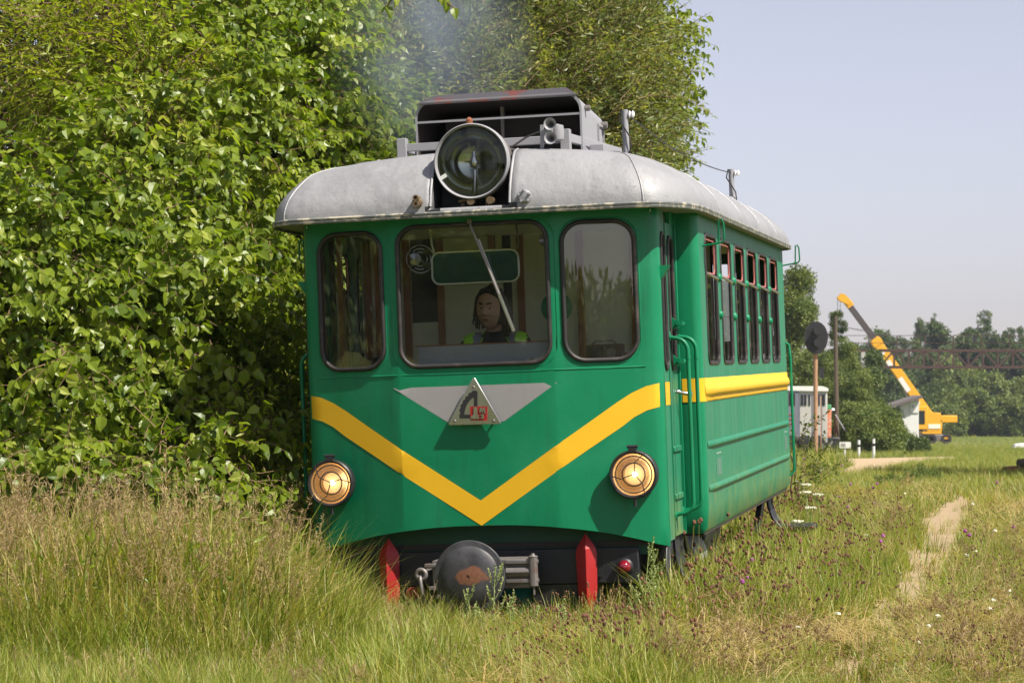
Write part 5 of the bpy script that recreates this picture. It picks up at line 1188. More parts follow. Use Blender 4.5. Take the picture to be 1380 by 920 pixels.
# grey locomotive
D = 112; k = D / FPX; L0 = G(1085, D); t = empty('old_locomotive', L0); tag(t, 'old pale grey shunting locomotive with peeling cab beyond the railcar', 'locomotive')
def lx(px): return (px - 1085) * k
def lz(py): return CH + (YH - py) * k - L0.z
m = MB(); m.box((lx(1055), .0, lz(597)), (lx(1115), 2.0, lz(524))); m.build('cab', 'locopaint', t, 30, .05)
m = MB(); m.prism([(lx(1053), lz(526)), (lx(1053), lz(523)), (lx(1060), lz(520)), (lx(1108), lz(520)), (lx(1116), lz(523)), (lx(1116), lz(527))], -.1, 2.1); m.build('roof', 'white', t, 30)
for x0, x1 in ((1079, 1082.5), (1083.5, 1087), (1089.5, 1092), (1102, 1105), (1107, 1112)):
    m = MB(); m.box((lx(x0), -.03, lz(546)), (lx(x1), .01, lz(531))); wf = m.build('window_frame', 'locogrey', t)
    m = MB(); m.box((lx(x0 + .5), -.04, lz(545.5)), (lx(x1 - .5), -.031, lz(531.5))); m.build('pane', 'darkglass', wf)
m = MB(); m.box((lx(1055), -.05, lz(595)), (lx(1076), .0, lz(525))); m.build('front_panel', 'locogrey', t); m = MB(); m.box((lx(1063), -.07, lz(546)), (lx(1071), -.051, lz(530))); m.build('windscreen', 'darkglass', t)
m = MB()
for a, b2, c, d in ((1063, 558, 1070, 559.5), (1063, 564, 1070, 565.5), (1069, 558, 1070, 570), (1064, 570, 1070, 571.5)): m.box((lx(a), -.07, lz(d)), (lx(c), -.051, lz(b2)))
m.build('red_outline', 'rustred', t)
for px in (1076.5, 1094, 1100, 1106.5): m = MB(); m.box((lx(px), -.02, lz(596)), (lx(px) + .05, .0, lz(531))); m.build('cab_rib', 'locogrey', t)
m = MB(); m.box((lx(1115), .2, lz(595)), (lx(1121), 1.8, lz(552))); m.build('orange_end_panel', 'orange', t, 30, .03); m = MB(); m.box((lx(1115), .2, lz(552)), (lx(1121), 1.8, lz(545))); m.build('green_end_cap', 'locogreen', t, 30, .03)
m = MB(); m.box((lx(1055), -.05, lz(600)), (lx(1121), 2.05, lz(597))); m.box((lx(1058), .1, lz(612)), (lx(1112), 1.9, lz(600))); m.build('underframe', 'black', t); m = MB(); m.box((lx(1105), .1, lz(609)), (lx(1133), 1.7, lz(589))); m.build('fuel_tank', 'black', t, 30, .05)
for px in (1066, 1084, 1100):
    m = MB(); m.lathe([(.40, 0), (.42, .02), (.42, .1), (.36, .12), (.1, .12), (.1, .16), (0, .16)], (lx(px), 0.05, .42), (0, -1, 0), 24); m.build('wheel', 'black', t, 40)
m = MB(); m.lathe([(.12, 0), (.12, .1), (.1, .14), (0, .15)], (lx(1124), 1, lz(553)), (1, 0, 0), 12); m.build('headlamp', 'chrome', t, 50); m = MB(); m.tube([(lx(1068), .8, lz(520)), (lx(1068), .8, lz(514))], .06, 8); m.build('chimney', 'greyframe', t)
m = MB(); m.bar((lx(1114), -.1, lz(606)), (lx(1121), -.1, lz(594)), .06); m.bar((lx(1108), -.1, lz(612)), (lx(1108), -.1, lz(597)), .05); m.build('foot_step', 'greyframe', t)
# marker posts
for px, lb, h in ((1157, 'striped white marker post in front of the bush, middle of the row', .66), (1177, 'striped white marker post in front of the bush, right end of the row', .70), (1138, 'white marker post with small sign board beside the locomotive tank', .55)):
    b0 = G(px, 92); t = empty('marker_post', b0); tag(t, lb, 'marker post', 'white striped marker posts')
    m = MB(); m.tube([(0, 0, -.2), (0, 0, h)], .055, 10); m.build('shaft', 'white', t, 50); m = MB(); m.tube([(0, 0, h * .62), (0, 0, h * .76)], .058, 10); m.build('black_band', 'black', t, 50)
    if px == 1138: m = MB(); m.box((-.2, -.08, h - .18), (.22, -.06, h + .05)); m.build('sign_board', 'white', t); m = MB(); m.box((-.14, -.09, h - .12), (0.02, -.081, h)); m.build('dark_mark', 'greyframe', t)
for px, lb in ((1118, 'short white stump post nearest the signal post'), (1128, 'short pale stump post between signal and locomotive tank')):
    b0 = G(px, 93); m = MB(); m.tube([(0, 0, -.2), (0, 0, .18)], [.06, .055], 10); m.lathe([(.055, 0), (.03, .02), (0, .022)], (0, 0, .18), (0, 0, 1), 10); o = m.build('short_post', 'white', None, 50); o.location = b0; tag(o, lb, 'post')
# shed
D = 150; k = D / FPX; S0 = G(1215, D); t = empty('white_shed', S0); tag(t, 'small white shed with sloping grey roof half hidden by bushes', 'shed')
sx_ = lambda px: (px - 1215) * k
sz_ = lambda py: CH + (YH - py) * k - S0.z
m = MB(); m.prism([(sx_(1193), -.3), (sx_(1193), sz_(553)), (sx_(1238), sz_(538)), (sx_(1238), -.3)], 0, 3.0); m.build('wall', 'white', t)
m = MB(); m.prism([(sx_(1187), sz_(553.5)), (sx_(1188), sz_(549.5)), (sx_(1241), sz_(532.5)), (sx_(1242), sz_(536))], -.5, 3.3); m.build('roof', 'shedroof', t, 30)
m = MB(); m.box((sx_(1226), -.06, sz_(556)), (sx_(1238), -.02, sz_(540))); m.build('fascia_board', 'white', t); m = MB(); m.box((sx_(1229), -.1, sz_(549)), (sx_(1230.5), -.061, sz_(546))); m.build('wall_lamp', 'steel', t)
# distant house
D = 322; k = D / FPX; H0 = P(1330, 530, D); t = empty('distant_house', H0); tag(t, 'pale gabled house end showing between far trees', 'house')
m = MB(); m.prism([(-1.6, -4), (-1.6, -.2), (0, .9), (1.2, -1.0), (1.2, -4)], 0, 6); m.build('wall', 'white', t); m = MB(); m.bar((-1.9, 3, .0), (.1, 3, 1.25), 7, .25) if False else m.prism([(-1.2, .9), (-1.0, 1.3), (2.6, -.4), (2.5, -.8)], -.6, 6.4); m.build('roof', 'shedroof', t)
# gantry
D = 215; k = D / FPX; g0 = P(1150, 497, D); t = empty('railway_gantry', g0); tag(t, 'long rusty steel lattice gantry with railing spanning above the field', 'gantry')
gx_ = lambda px: (px - 1150) * k
gz_ = lambda py: (497 - py) * k
XL = 1430
for nm, py in (('top_chord', 472), ('bottom_chord', 494.5)):
    for dy in (0, 1.6): m = MB(); m.bar((gx_(1146 if nm == 'top_chord' else 1190), dy, gz_(py)), (gx_(XL), dy, gz_(py)), .20, .22); m.build(nm, 'gantry', t)
m = MB(); m.bar((gx_(1182), 0, gz_(472)), (gx_(1190), 0, gz_(494.5)), .1); m.build('end_brace', 'gantry', t)
px = 1185; i = 0
while px < XL:
    m = MB(); m.bar((gx_(px), 0, gz_(472)), (gx_(px), 0, gz_(494.5)), .15); m.bar((gx_(px), 0, gz_(494.5)), (gx_(px), 1.6, gz_(494.5)), .08); m.build('lattice_post', 'gantry', t)
    m = MB(); a, b2 = (472, 494.5) if i % 2 else (494.5, 472); m.bar((gx_(px), 0, gz_(a)), (gx_(px + 20), 0, gz_(b2)), .14); m.build('diagonal', 'gantry', t); px += 20; i += 1
for px in range(1171, XL, 38): m = MB(); m.bar((gx_(px), 0, gz_(472)), (gx_(px), 0, gz_(452)), .08); m.build('railing_post', 'gantry', t)
for py in (452, 462): m = MB(); m.bar((gx_(1140), 0, gz_(py)), (gx_(XL), 0, gz_(py)), .045); m.build('railing', 'gantry', t)
m = MB(); m.box((gx_(1311), -.2, gz_(461)), (gx_(1316), .2, gz_(452))); m.build('signal_box', 'black', t)
for px in (1165, XL): m = MB(); m.bar((gx_(px), .8, gz_(472)), (gx_(px), .8, gz(0, 215) - g0.z), .35); m.build('leg', 'whitepost', t)
m = MB()
for q, (pa, pb, pc, pd) in enumerate(((1126, 438, 1200, 452), (1126, 438, 1176, 446))): m.tube([P(pa, pb, 113), P((pa + pc) / 2, (pb + pd) / 2 + 1, 160), P(pc, pd, 214)], .02, 4)
tag(m.build('overhead_wire', 'black', None), 'thin wires running from the wooden pole to the gantry railing', 'wire')
# truck crane
D = 240; k = D / FPX; c0 = G(1262, D); t = empty('truck_crane', c0); tag(t, 'yellow truck crane with raised telescopic boom behind the white shed', 'crane')
cx_ = lambda px: (px - 1262) * k
cz_ = lambda py: CH + (YH - py) * k - c0.z
def seg(nm, a, b2, w1, mat, par=t, y=0, th=None, bev=.03):
    m = MB(); A, Bq = Vector((cx_(a[0]), y, cz_(a[1]))), Vector((cx_(b2[0]), y, cz_(b2[1]))); m.bar(A, Bq, th or w1 * .8, w1); return m.build(nm, mat, par, 30, bev)
bo_ = seg('boom', (1256, 566), (1178, 456), .85, 'craneyellow'); seg('boom_collar', (1184, 465), (1179.5, 458), 1.0, 'craneyellow', bo_); seg('boom_extension', (1180, 459), (1140, 405), .55, 'cranedark', bo_, bev=.02)
seg('boom_extension_collar', (1147, 413), (1141, 405), .68, 'craneyellow', bo_)
m = MB(); m.prism([(cx_(1128), cz_(401)), (cx_(1134), cz_(395)), (cx_(1140), cz_(398)), (cx_(1147), cz_(407)), (cx_(1143), cz_(411)), (cx_(1131), cz_(405))], -.4, .4); m.build('boom_head', 'craneyellow', bo_)
for a, b2 in (((1224, 527), (1212, 509)), ((1200, 493), (1196, 486)), ((1190, 478), (1186, 473)), ((1237, 545), (1235, 542))): seg('white_marking', a, b2, .45, 'white', bo_, -.36, .01, 0)
for px in (1129, 1132.5): m = MB(); m.tube([(cx_(px), 0, cz_(404)), (cx_(px), 0, cz_(425))], .03, 4); m.build('hoist_rope', 'black', bo_)
m = MB(); m.tube([(cx_(1231), .3, cz_(560)), (cx_(1224), .3, cz_(537))], .14, 8); m.tube([(cx_(1224), .3, cz_(537)), (cx_(1214), .3, cz_(511))], .09, 8); m.build('lift_ram', 'whitepost', t, 60)
m = MB(); m.prism([(cx_(1246), cz_(581)), (cx_(1246), cz_(560)), (cx_(1252), cz_(555)), (cx_(1265), cz_(556)), (cx_(1264), cz_(562)), (cx_(1267), cz_(567)), (cx_(1266), cz_(581))], -1.2, 1.2); m.build('turntable_housing', 'craneyellow', t, 30, .04)
m = MB(); m.box((cx_(1264), -1.2, cz_(569)), (cx_(1287), 1.2, cz_(559.5))); m.build('counterweight', 'craneyellow', t, 30, .06)
m = MB(); m.prism([(cx_(1228), cz_(578)), (cx_(1228), cz_(556)), (cx_(1233), cz_(548)), (cx_(1247), cz_(547)), (cx_(1247), cz_(578))], -1.3, -.2); cb = m.build('operator_cab', 'craneyellow', t, 30, .04)
m = MB(); m.box((cx_(1232), -1.33, cz_(571)), (cx_(1243), -1.305, cz_(553))); m.build('cab_window', 'darkglass', cb)
m = MB(); m.box((cx_(1248), -1.25, cz_(577)), (cx_(1264), -1.205, cz_(571))); m.build('cream_panel', 'cream', t); m = MB(); m.box((cx_(1240), -1.2, cz_(584)), (cx_(1266), 1.2, cz_(581))); m.build('turntable', 'craneyellow', t)
m = MB(); m.box((cx_(1236), -1.2, cz_(594)), (cx_(1276), 1.2, cz_(585))); m.build('chassis', 'steel', t, 30, .05); m = MB(); m.box((cx_(1269), -1.25, cz_(591)), (cx_(1278), 1.2, cz_(586))); m.build('outrigger_box', 'craneyellow', t)
for px in (1243, 1252, 1272): m = MB(); m.lathe([(.5, 0), (.52, .05), (.5, .3), (.25, .3), (.2, .2), (0, .2)], (cx_(px), -1.0, .5), (0, -1, 0), 20); m.build('wheel', 'rubber', t, 40)
# small things at the right edge
p = P(1374, 603, 160); m = MB(); m.prism([(-.5, 0), (-.35, .25), (.2, .32), (.8, .2), (.9, 0)], -.4, .4); o = m.build('white_tarpaulin', 'white', None, 30, .05); o.location = (p.x, p.y, gz(p.x, p.y) + .05); tag(o, 'white tarpaulin heap on the grass at the right edge', 'tarpaulin')
for i, (dx, dz, lb) in enumerate(((0, .09, 'lower rusty brown log lying at the right edge of the grass'), (.3, .25, 'upper pale-ended log resting at the right edge of the grass'))):
    p = P(1376, 640, 52); m = MB(); m.lathe([(0, -.45), (.08, -.45), (.095, -.3), (.09, .4), (.08, .45), (0, .45)], (0, 0, 0), (1, .5, 0), 12); o = m.build('log', 'rust' if i == 0 else 'bark', None, 40); o.location = (p.x + dx, p.y, gz(p.x, p.y) + dz); tag(o, lb, 'log')
# tree outside the right edge whose shade lies on the grass
tree('oak_tree', 'round tree standing just outside the right edge, shading the grass', 'tree', (12.9, 47, gz(12.9, 47)), [(12.9, 47, 4.2, 1.7), (12.5, 46, 3.2, 1.3), (13.8, 48, 3.3, 1.5), (12.7, 48.5, 5.2, 1.3), (13.5, 46, 5.0, 1.3), (12.6, 45, 2.6, 1.2)], C_mid, 520, .25)

# ---------------------------------------------------------------- grasses and weeds
def blade(m, base, h, lean, az_, w0, seg=3, curl=.5, mi=0):
    d = Vector((math.cos(az_), math.sin(az_), 0)); s = Vector((-d.y, d.x, 0)); vs = []
    for i in range(seg):
        t = i / seg; ww = w0 * (1 - t * .75); c = base + Vector((0, 0, h * t * (1 - .15 * curl * t))) + d * (lean * h * (t ** (1 + curl)))
        vs += [c - s * ww / 2, c + s * ww / 2]
    tip = base + Vector((0, 0, h * (1 - .35 * curl * lean))) + d * lean * h; vs.append(tip)
    fs = [(2 * i, 2 * i + 1, 2 * i + 3, 2 * i + 2) for i in range(seg - 1)] + [(2 * seg - 2, 2 * seg - 1, 2 * seg)]
    m.add(vs, fs, mi); return tip
def tuft(name, n, h0, h1, R, lean, w0, mats, seed, bias=0):
    rg = random.Random(seed); m = MB()
    for _ in range(n):
        a = rg.uniform(0, 6.28); r = R * rg.random() ** .5
        blade(m, Vector((r * math.cos(a), r * math.sin(a), 0)), rg.uniform(h0, h1), rg.uniform(.1, lean), rg.uniform(0, 6.28), w0 * rg.uniform(.6, 1.3), 3, rg.uniform(.2, 1), 0 if rg.random() > bias else 1)
    me = m.mesh(name)
    for k in mats: me.materials.append(M[k])
    return me
def plume(name, n, h0, h1, seed, kind=0):
    rg = random.Random(seed); m = MB()
    for _ in range(n):
        a = rg.uniform(0, 6.28); r = .10 * rg.random() ** .5; b = Vector((r * math.cos(a), r * math.sin(a), 0)); h = rg.uniform(h0, h1); az_ = rg.uniform(0, 6.28); ln = rg.uniform(.05, .35)
        d = Vector((math.cos(az_), math.sin(az_), 0)); f = lambda t: b + Vector((0, 0, h * t)) + d * ln * h * t ** 2.2
        m.tube([f(0), f(.5), f(.8), f(1)], [.0016, .0013, .001, .0006], 3, mi=0)
        if kind == 0:       # open brown panicle
            for k in range(22):
                t = .76 + .24 * k / 22; p = f(t); L = .055 * (1.1 - (t - .76) / .26) + .01; dd = (rv(rg) + Vector((0, 0, .7))).normalized(); e = p + dd * L
                leaf_geo(m, p + (e - p) * .3, e - p, rv(rg), L * .8, .0055, 1, .2, True)
                leaf_geo(m, p, dd + rv(rg, .5), rv(rg), L * .6, .005, 1, .2, True)
        elif kind == 1:     # narrow spike
            for k in range(16):
                t = .82 + .18 * k / 16; p = f(t); leaf_geo(m, p, Vector((rg.uniform(-.5, .5), rg.uniform(-.5, .5), 1)), rv(rg), .018, .006, 1, 0, True)
    for k in range(int(n * .8)): a = rg.uniform(0, 6.28); blade(m, Vector((.08 * math.cos(a), .08 * math.sin(a), 0)), rg.uniform(h0 * .35, h0 * .8), rg.uniform(.2, .7), a, .006, 4, .8, 2)
    me = m.mesh(name)
    for k in ('grass_dry', 'seed', 'grass_tall'): me.materials.append(M[k])
    return me
def headweed(name, n, h0, h1, mat, seed, rad=.011):
    rg = random.Random(seed); m = MB()
    for _ in range(n):
        b = Vector((rg.uniform(-.08, .08), rg.uniform(-.08, .08), 0)); h = rg.uniform(h0, h1); tip = b + Vector((rg.uniform(-.3, .3) * h, rg.uniform(-.3, .3) * h, h)); m.tube([b, b.lerp(tip, .5) + rv(rg, .01), tip], .0014, 3, mi=0)
        for q in range(rg.choice((1, 2))):
            c = tip + rv(rg, .03) * q; m.lathe([(0, -.011), (rad, -.004), (rad * .95, .006), (0, .012)], c, (0, 0, 1), 6, mi=1)
    me = m.mesh(name); me.materials.append(M['grass_tall']); me.materials.append(M[mat]); return me
def hay(name, n, R, seed):
    rg = random.Random(seed); m = MB(); ba = rg.uniform(0, 3)
    for _ in range(n):
        a = ba + rg.gauss(0, .5); p = Vector((rg.uniform(-R, R), rg.uniform(-R, R), rg.uniform(.02, .13))); d = Vector((math.cos(a), math.sin(a), rg.uniform(-.15, .25))); L = rg.uniform(.12, .35)
        s = Vector((-d.y, d.x, 0)) * .002; q = p + d * L * .5 + Vector((0, 0, .02)); e = p + d * L; m.add([p - s, p + s, q + s, q - s, e], [(0, 1, 2, 3), (3, 2, 4)], 0)
    me = m.mesh(name); me.materials.append(M['grass_dry']); return me
C_short = proto_coll('short_tuft', [tuft('short_tuft', 34, .06, .19, .13, .9, .0075, ('grass', 'grass_dry'), 100 + i, .22) for i in range(5)])
C_mid_g = proto_coll('meadow_tuft', [tuft('meadow_tuft', 30, .16, .42, .12, .9, .0085, ('grass', 'grass_dry'), 110 + i, .15) for i in range(5)])
C_tall = proto_coll('tall_tuft', [tuft('tall_tuft', 15, .30, .82, .16, 1.0, .0135, ('grass_tall', 'grass_dry'), 120 + i, .30) for i in range(5)])
C_plume = proto_coll('seed_stems', [plume('seed_stems', 4, .6, .98, 130 + i, 0) for i in range(4)] + [plume('seed_stems', 5, .5, .95, 140 + i, 1) for i in range(3)])
C_plume_s = proto_coll('low_seed_stems', [plume('low_seed_stems', 5, .25, .5, 150 + i, 1) for i in range(3)] + [plume('low_seed_stems', 4, .25, .45, 155, 0)])
C_brown = proto_coll('brown_heads', [headweed('brown_heads', 9, .15, .42, 'brownhead', 160 + i, .0075) for i in range(3)])
C_purp = proto_coll('purple_flowers', [headweed('purple_flowers', 1, .2, .42, 'purple', 170 + i, .010) for i in range(3)])
C_white = proto_coll('white_flowers', [headweed('white_flowers', 1, .15, .3, 'whitepetal', 180 + i, .018) for i in range(2)])
C_hay = proto_coll('hay_wisps', [hay('hay_wisps', 60, .2, 190 + i) for i in range(4)])

def in_car(x, y):
    v = Vector((x + .146, y - 14.0)); a = v.x * Rv.x + v.y * Rv.y; b2 = v.x * Lv.x + v.y * Lv.y
    return a, b2
def path_d(x, y):
    if y < PATH[0][1]: return abs(x - PATH[0][0])
    for a, b2 in zip(PATH, PATH[1:]):
        if y <= b2[1]: return abs(x - (a[0] + (b2[0] - a[0]) * (y - a[1]) / (b2[1] - a[1])))
    return 9
def height_field(x, y):
    """how tall the grass stands here, metres"""
    px = 690 + FPX * x / y; a, b2 = in_car(x, y)
    n = mnoise.noise(Vector((x * .9, y * .5, 0))) * .5 + .5
    if px < 480 or a < -1.0:
        lim = .86 - .50 * max(0, min(1, (px - 330) / 170)) if b2 < 0 else .75
        if b2 < 0: lim *= max(.35, min(1, (y - 10.3) / 1.8))
        return lim * (.75 + .25 * n)
    if b2 < 0 and px < 900: return .20 + .10 * n + (.12 if px < 600 or px > 800 else 0) * n
    if a < 1.0 and b2 > 0 and b2 < 6: return .10
    if y > 28: return .10 + .06 * n
    if a < 2.2 and y > 13: return (.57 - .20 * (a - 1.0)) * (.7 + .3 * n) * (1 - .5 * max(0, (y - 20) / 8))
    return .14 + .14 * n
def area_pts(n, y0, y1, pw=1.0, m0=-.06, m1=1.06):
    ys = (y0 ** (1 - pw) + (y1 ** (1 - pw) - y0 ** (1 - pw)) * rng.random(n)) ** (1 / (1 - pw)) if pw != 1 else y0 * (y1 / y0) ** rng.random(n)
    px = (m0 + (m1 - m0) * rng.random(n)) * 1380; return [( (p - 690) / FPX * y, y) for p, y in zip(px, ys)]
def lay(name, coll, cand, keep, scl, label, lift=0, tilt=.15):
    P_, R3, S3 = [], [], []
    for x, y in cand:
        s = keep(x, y)
        if not s or random.random() > s: continue
        a, b2 = in_car(x, y)
        if abs(a) < 1.0 and .35 < b2 < 5.8 : continue
        if y > 45 and inside((x, y), ROAD): continue
        P_.append((x, y, gz(x, y) + lift)); R3.append((random.gauss(0, tilt), random.gauss(0, tilt), random.uniform(-3.14, 3.14))); k = scl(x, y); S3.append((k * random.uniform(.8, 1.2),) * 3 if not isinstance(k, tuple) else k)
    return scatter(name, coll, P_, R3, np.array(S3), label=label)
pd = lambda x, y: path_d(x, y) > (.10 + .0075 * y) * max(0, min(1, (36 - y) / 7)) * (.8 + .5 * (.5 + mnoise.noise(Vector((x * 1.6, y * 1.3, 5))))) or random.random() < .035
lay('short_grass', C_short, area_pts(32000, 8.5, 62, 1.6, -.12, 1.24), lambda x, y: (1.0 if height_field(x, y) < .42 else .25) if pd(x, y) else 0, lambda x, y: .9 * (1 + max(0, min(y, 28) - 16) * .035), 'short green and straw grass covering the meadow')
lay('meadow_grass', C_mid_g, area_pts(29000, 9.6, 70, 1.6, -.12, 1.24), lambda x, y: (.45 if height_field(x, y) > .5 else 1.0 if height_field(x, y) > .2 else .55) if pd(x, y) else 0, lambda x, y: max(.25, height_field(x, y) / .42) * (1 + max(0, y - 45) * .004), 'green meadow grass of knee height')
lay('tall_grass', C_tall, area_pts(7600, 10.2, 24, 1.3, -.2, .5), lambda x, y: 1.0 if height_field(x, y) > .42 else 0, lambda x, y: height_field(x, y) / .85, 'tall uncut grass at the left')
lay('seed_grass', C_plume, area_pts(1050, 11.2, 18, 1.3, -.2, .46), lambda x, y: ((.95 if mnoise.noise(Vector((x * 1.3, y * .8, 11))) > -.12 else .25) if height_field(x, y) > .5 else (.12 if height_field(x, y) > .3 else 0)), lambda x, y: height_field(x, y) / .80, 'tall grass stems with brown seed heads at the left', 0, .12)
lay('low_seed_grass', C_plume_s, area_pts(6000, 10, 30, 1.5, -.06, 1.05), lambda x, y: .16 if pd(x, y) else 0, lambda x, y: .55 if (690 + FPX * x / y < 880 and y < 14.2) else (.75 + max(0, y - 18) * .02), 'thin straw coloured grass stems with narrow seed heads', 0, .3)
lay('brown_flower_heads', C_brown, area_pts(1500, 10, 32, 1.6, .5, 1.0), lambda x, y: (.6 if in_car(x, y)[0] < 3.0 and y > 10.5 else .06) if pd(x, y) else 0, lambda x, y: max(.45, height_field(x, y) / .40) * (1 + max(0, y - 18) * .01), 'withered brown clover and knapweed heads in the grass', 0, .2)
lay('hay', C_hay, area_pts(3000, 9.8, 34, 1.6, .42, 1.05), lambda x, y: (.45 if mnoise.noise(Vector((x * .8, y * .35, 7))) > .05 else .08) if pd(x, y) else .0, lambda x, y: .9 + max(0, y - 16) * .03, 'wisps of cut dry hay lying on the grass', .04, .1)
lay('purple_flowers', C_purp, area_pts(45, 11, 40, 1.5, .6, 1.0), lambda x, y: 1 if pd(x, y) else 0, lambda x, y: 1 + max(0, y - 18) * .02, 'small purple knapweed flowers dotted through the grass')
lay('white_flowers', C_white, area_pts(36, 11, 30, 1.5, .75, 1.0), lambda x, y: 1 if pd(x, y) else 0, lambda x, y: .9, 'small white flowers dotted through the grass')
C_herb = proto_coll('tall_herb', [spray('tall_herb', 15, .85, .085, .026, ('leaf', 'twig'), 200 + i, .1, 1.0, simple=False, upb=.2, sub=1) for i in range(3)])
hp, hr_, hs_ = [], [], []
for x, y in area_pts(1100, 11.4, 17, 1.3, -.06, .42):
    h = height_field(x, y)
    if h < .5 or random.random() < .45 or mnoise.noise(Vector((x * .9, y * .9, 2))) < -.05: continue
    hp.append((x, y, gz(x, y))); hr_.append((random.gauss(0, .12), -1.57 + random.gauss(0, .12), random.uniform(-3, 3))); hs_.append(h * random.uniform(.7, 1.15))
scatter('tall_weeds', C_herb, hp, hr_, hs_, label='leafy green weeds mixed into the tall grass at the left')
# distant meadow: sparse large tufts
lay('far_meadow_grass', C_mid_g, area_pts(11000, 55, 300, 1.2, .68, 1.2), lambda x, y: 1, lambda x, y: .45 + y * .002, 'rough grass of the distant meadow')
# weeds by the rails in front, each a plant of its own
def spike_weed(px, D, h, n, lb, cat='weed'):
    x = (px - 690) / FPX * D; b0 = Vector((x, D, gz(x, D))); t = empty('spiked_weed', b0); tag(t, lb, cat); rg = random.Random(int(px)); m = MB()
    top_ = Vector((rg.uniform(-.04, .04), 0, h)); m.tube([(0, 0, -.02), top_ * .5 + rv(rg, .01), top_], [.004, .003, .002], 5); tips = [(top_ * .84, top_ + Vector((0, 0, .02)))]
    for i in range(n):
        tt = .35 + .6 * i / n; p = top_ * tt; d = Vector((rg.choice((-1, 1)) * rg.uniform(.5, 1), rg.uniform(-.6, .6), rg.uniform(.9, 1.6))).normalized() * h * rg.uniform(.12, .24); m.tube([p, p + d * .6, p + d + Vector((0, 0, .02))], .002, 4); tips.append((p + d * .4, p + d + Vector((0, 0, .035))))
        leaf_geo(m, p, Vector((d.x, d.y, .1)), Vector((0, 0, 1)), .05, .008, 0, .2)
    m.build('stem', 'weedstem', t, 60)
    for a, b2 in tips:
        q = MB(); 
        for k in range(26): c = a.lerp(b2, k / 25); leaf_geo(q, c, (b2 - a).normalized() * .7 + rv(rg, .9), rv(rg), .012, .009, 0, 0, True)
        q.build('flower_spike', 'palegreen', t)
for px, D, h, n, lb in ((668, 13.15, .42, 8, 'pale green spiked weed standing tallest in front of the black buffer'), (640, 13.2, .30, 6, 'pale spiked weed just left of the tallest one before the buffer'), (652, 13.0, .22, 5, 'short spiked weed in the grass right below the buffer'), (690, 13.1, .27, 6, 'pale spiked weed below the right rim of the buffer'),
                      (866, 13.3, .52, 9, 'bushy pale weed in front of the right corner of the railcar'), (880, 13.35, .42, 8, 'pale weed close to the front step of the railcar'), (850, 13.2, .30, 6, 'short pale weed under the red tail lamp'), (760, 13.1, .22, 6, 'low pale weed left of the right red fin'), (725, 13.1, .2, 5, 'low pale weed between the buffer and the right red fin')):
    spike_weed(px, D, h, n, lb)
def umbel(px, py, D, lb):
    p = P(px, py, D); b0 = Vector((p.x, p.y, gz(p.x, p.y))); t = empty('umbel_plant', b0); tag(t, lb, 'flower', 'white umbel flowers beside the railcar'); h = p.z - b0.z; m = MB(); m.tube([(0, 0, 0), (.02, 0, h * .5), (0, 0, h - .05)], .004, 5)
    for k in range(8): a = k * .785; m.tube([(0, 0, h - .05), (.05 * math.cos(a), .05 * math.sin(a), h)], .0015, 3)
    m.build('stem', 'weedstem', t, 60); q = MB(); rg = random.Random(int(px))
    for k in range(40): a = rg.uniform(0, 6.28); r = .045 * rg.random() ** .5; q.lathe([(.008, 0), (.006, .006), (0, .008)], (r * math.cos(a), r * math.sin(a), h + rg.uniform(-.006, .006)), (0, 0, 1), 5)
    q.build('flower_head', 'whitepetal', t)
for px, py, D, lb in ((1086, 653, 21, 'topmost white umbel flower behind the rear step'), (1085, 663, 20.5, 'white umbel flower just under the topmost one'), (1102, 666, 21, 'right white umbel flower behind the rear step'), (1092, 684, 19.5, 'white umbel flower right of the rear step'), (1074, 702, 18.5, 'small lowest white umbel near the rear step'), (374, 819, 12.3, 'single white flower in the tall grass left of the red fin')):
    umbel(px, py, D, lb)
# young shrub by the left headlamp
tree('young_willow', 'young narrow-leaved shrub in the dark gap left of the left headlamp', 'shrub', tuple(P(335, 700, 15)[:2]) + (0,), [B(335, 570, 15, .16), B(345, 600, 14.9, .18), B(318, 610, 14.8, .2), B(350, 640, 14.8, .16), B(326, 548, 15, .08), B(300, 640, 14.8, .2)], C_yel, 70, .012, inner=.2, scl=(.4, .8), down=-.5)
# shoots beside the rear of the railcar
tree('wild_shoots', 'leafy green shoots growing just behind the rear right corner of the railcar', 'shrub', tuple(P(1072, 700, 24)[:2]) + (0,), [B(1075, 610, 24, .25), B(1068, 640, 23.5, .25), B(1080, 650, 24, .3), B(1092, 640, 25, .2)], C_dark, 55, .015, inner=.2, scl=(.5, .9), down=-.5)
for px, py, D in ((1205, 655, 40), (1230, 650, 42), (1250, 645, 43), (1185, 660, 38), (1218, 662, 38)):
    p = P(px, py, D); far_tree('weed_clump', 'dense green weed clump at %s of the footpath end' % {1205: 'the left front', 1230: 'the middle', 1250: 'the right rear, nearest the shade,', 1185: 'the far left', 1218: 'the near side'}[px], px, py - 12, py + 16, D, 46, C_mid, 60, cat='weeds', sc=.5, trunk=.02, group='weed clumps by the footpath')

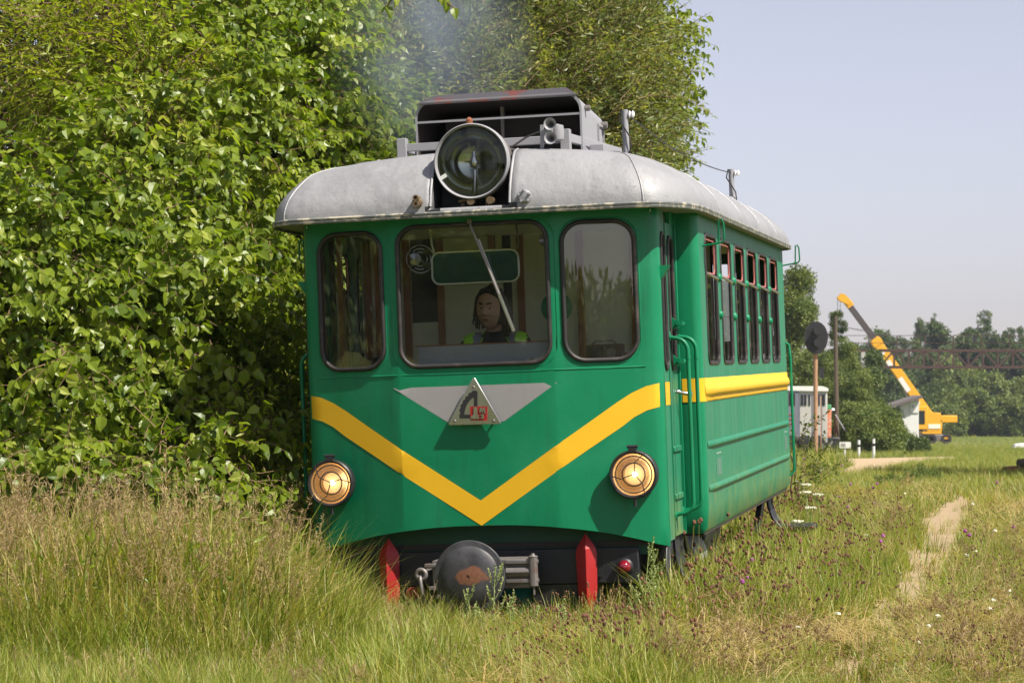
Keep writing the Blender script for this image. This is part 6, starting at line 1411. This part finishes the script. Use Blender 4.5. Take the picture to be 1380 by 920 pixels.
# ---------------------------------------------------------------- smoke and air
def volmat(name, col, dens, noise_=None, aniso=.3):
    m = bpy.data.materials.new(name); m.use_nodes = True; n = m.node_tree.nodes; l = m.node_tree.links; n.remove(n['Principled BSDF'])
    v = n.new('ShaderNodeVolumePrincipled'); v.inputs['Color'].default_value = (*col, 1); v.inputs['Anisotropy'].default_value = aniso
    if noise_:
        tc = n.new('ShaderNodeTexCoord'); mp = n.new('ShaderNodeMapping'); mp.inputs['Scale'].default_value = noise_; l.new(tc.outputs['Object'], mp.inputs[0])
        f = nz(n, l, mp.outputs[0], 1.0, 4, .6); r_ = ramp(n, l, f, [(.40, (0, 0, 0)), (.70, (1, 1, 1))])
        gr = n.new('ShaderNodeVectorMath'); gr.operation = 'LENGTH'; l.new(tc.outputs['Object'], gr.inputs[0])
        mr = n.new('ShaderNodeMapRange'); mr.inputs[1].default_value = .25; mr.inputs[2].default_value = .95; mr.inputs[3].default_value = 1; mr.inputs[4].default_value = 0; l.new(gr.outputs['Value'], mr.inputs[0])
        mu = n.new('ShaderNodeMath'); mu.operation = 'MULTIPLY'; l.new(r_, mu.inputs[0]); l.new(mr.outputs[0], mu.inputs[1])
        m2 = n.new('ShaderNodeMath'); m2.operation = 'MULTIPLY'; m2.inputs[1].default_value = dens; l.new(mu.outputs[0], m2.inputs[0]); l.new(m2.outputs[0], v.inputs['Density'])
    else: v.inputs['Density'].default_value = dens
    l.new(v.outputs[0], n['Material Output'].inputs['Volume']); return m
bm = bmesh.new(); bmesh.ops.create_icosphere(bm, subdivisions=3, radius=1); me = bpy.data.meshes.new('smoke'); bm.to_mesh(me); bm.free()
M['smoke'] = volmat('blue_exhaust_smoke', (.66, .80, 1.0), 1.5, (1.5, 1.5, 1.0))
o = link('exhaust_smoke', me, 'smoke'); o.location = P(575, 60, 17.5); o.scale = (.85, .9, .85); o.rotation_euler = (0, R_(-20), 0); tag(o, 'thin blue exhaust smoke drifting up behind the roof hood', kind='stuff')

M['haze'] = volmat('summer_haze', (.80, .88, 1.0), .00022, None, .2)
m = MB(); m.box((-560, -90, -8), (560, 420, 26)); tag(m.build('haze', 'haze', None), kind='stuff')
# the wood behind the viewpoint: it shows as the dark green reflection in the panes and the searchlight
ps = []
for k in range(680):
    a = rng.uniform(-80, 12); dd = 52 + 6 * math.sin(a * .2) + rng.uniform(-3, 3); x = dd * math.sin(R_(a)); y = 14 - dd * math.cos(R_(a)); h = 9 + 3 * math.sin(a * .31) if a < -9 else 2.6
    ps.append((x, y, rng.uniform(.3, h)))
scatter('treeline', C_mid, ps, rng.uniform(-3, 3, (len(ps), 3)), rng.uniform(1.6, 2.8, len(ps)), label='wood behind the viewpoint, mirrored in the panes')
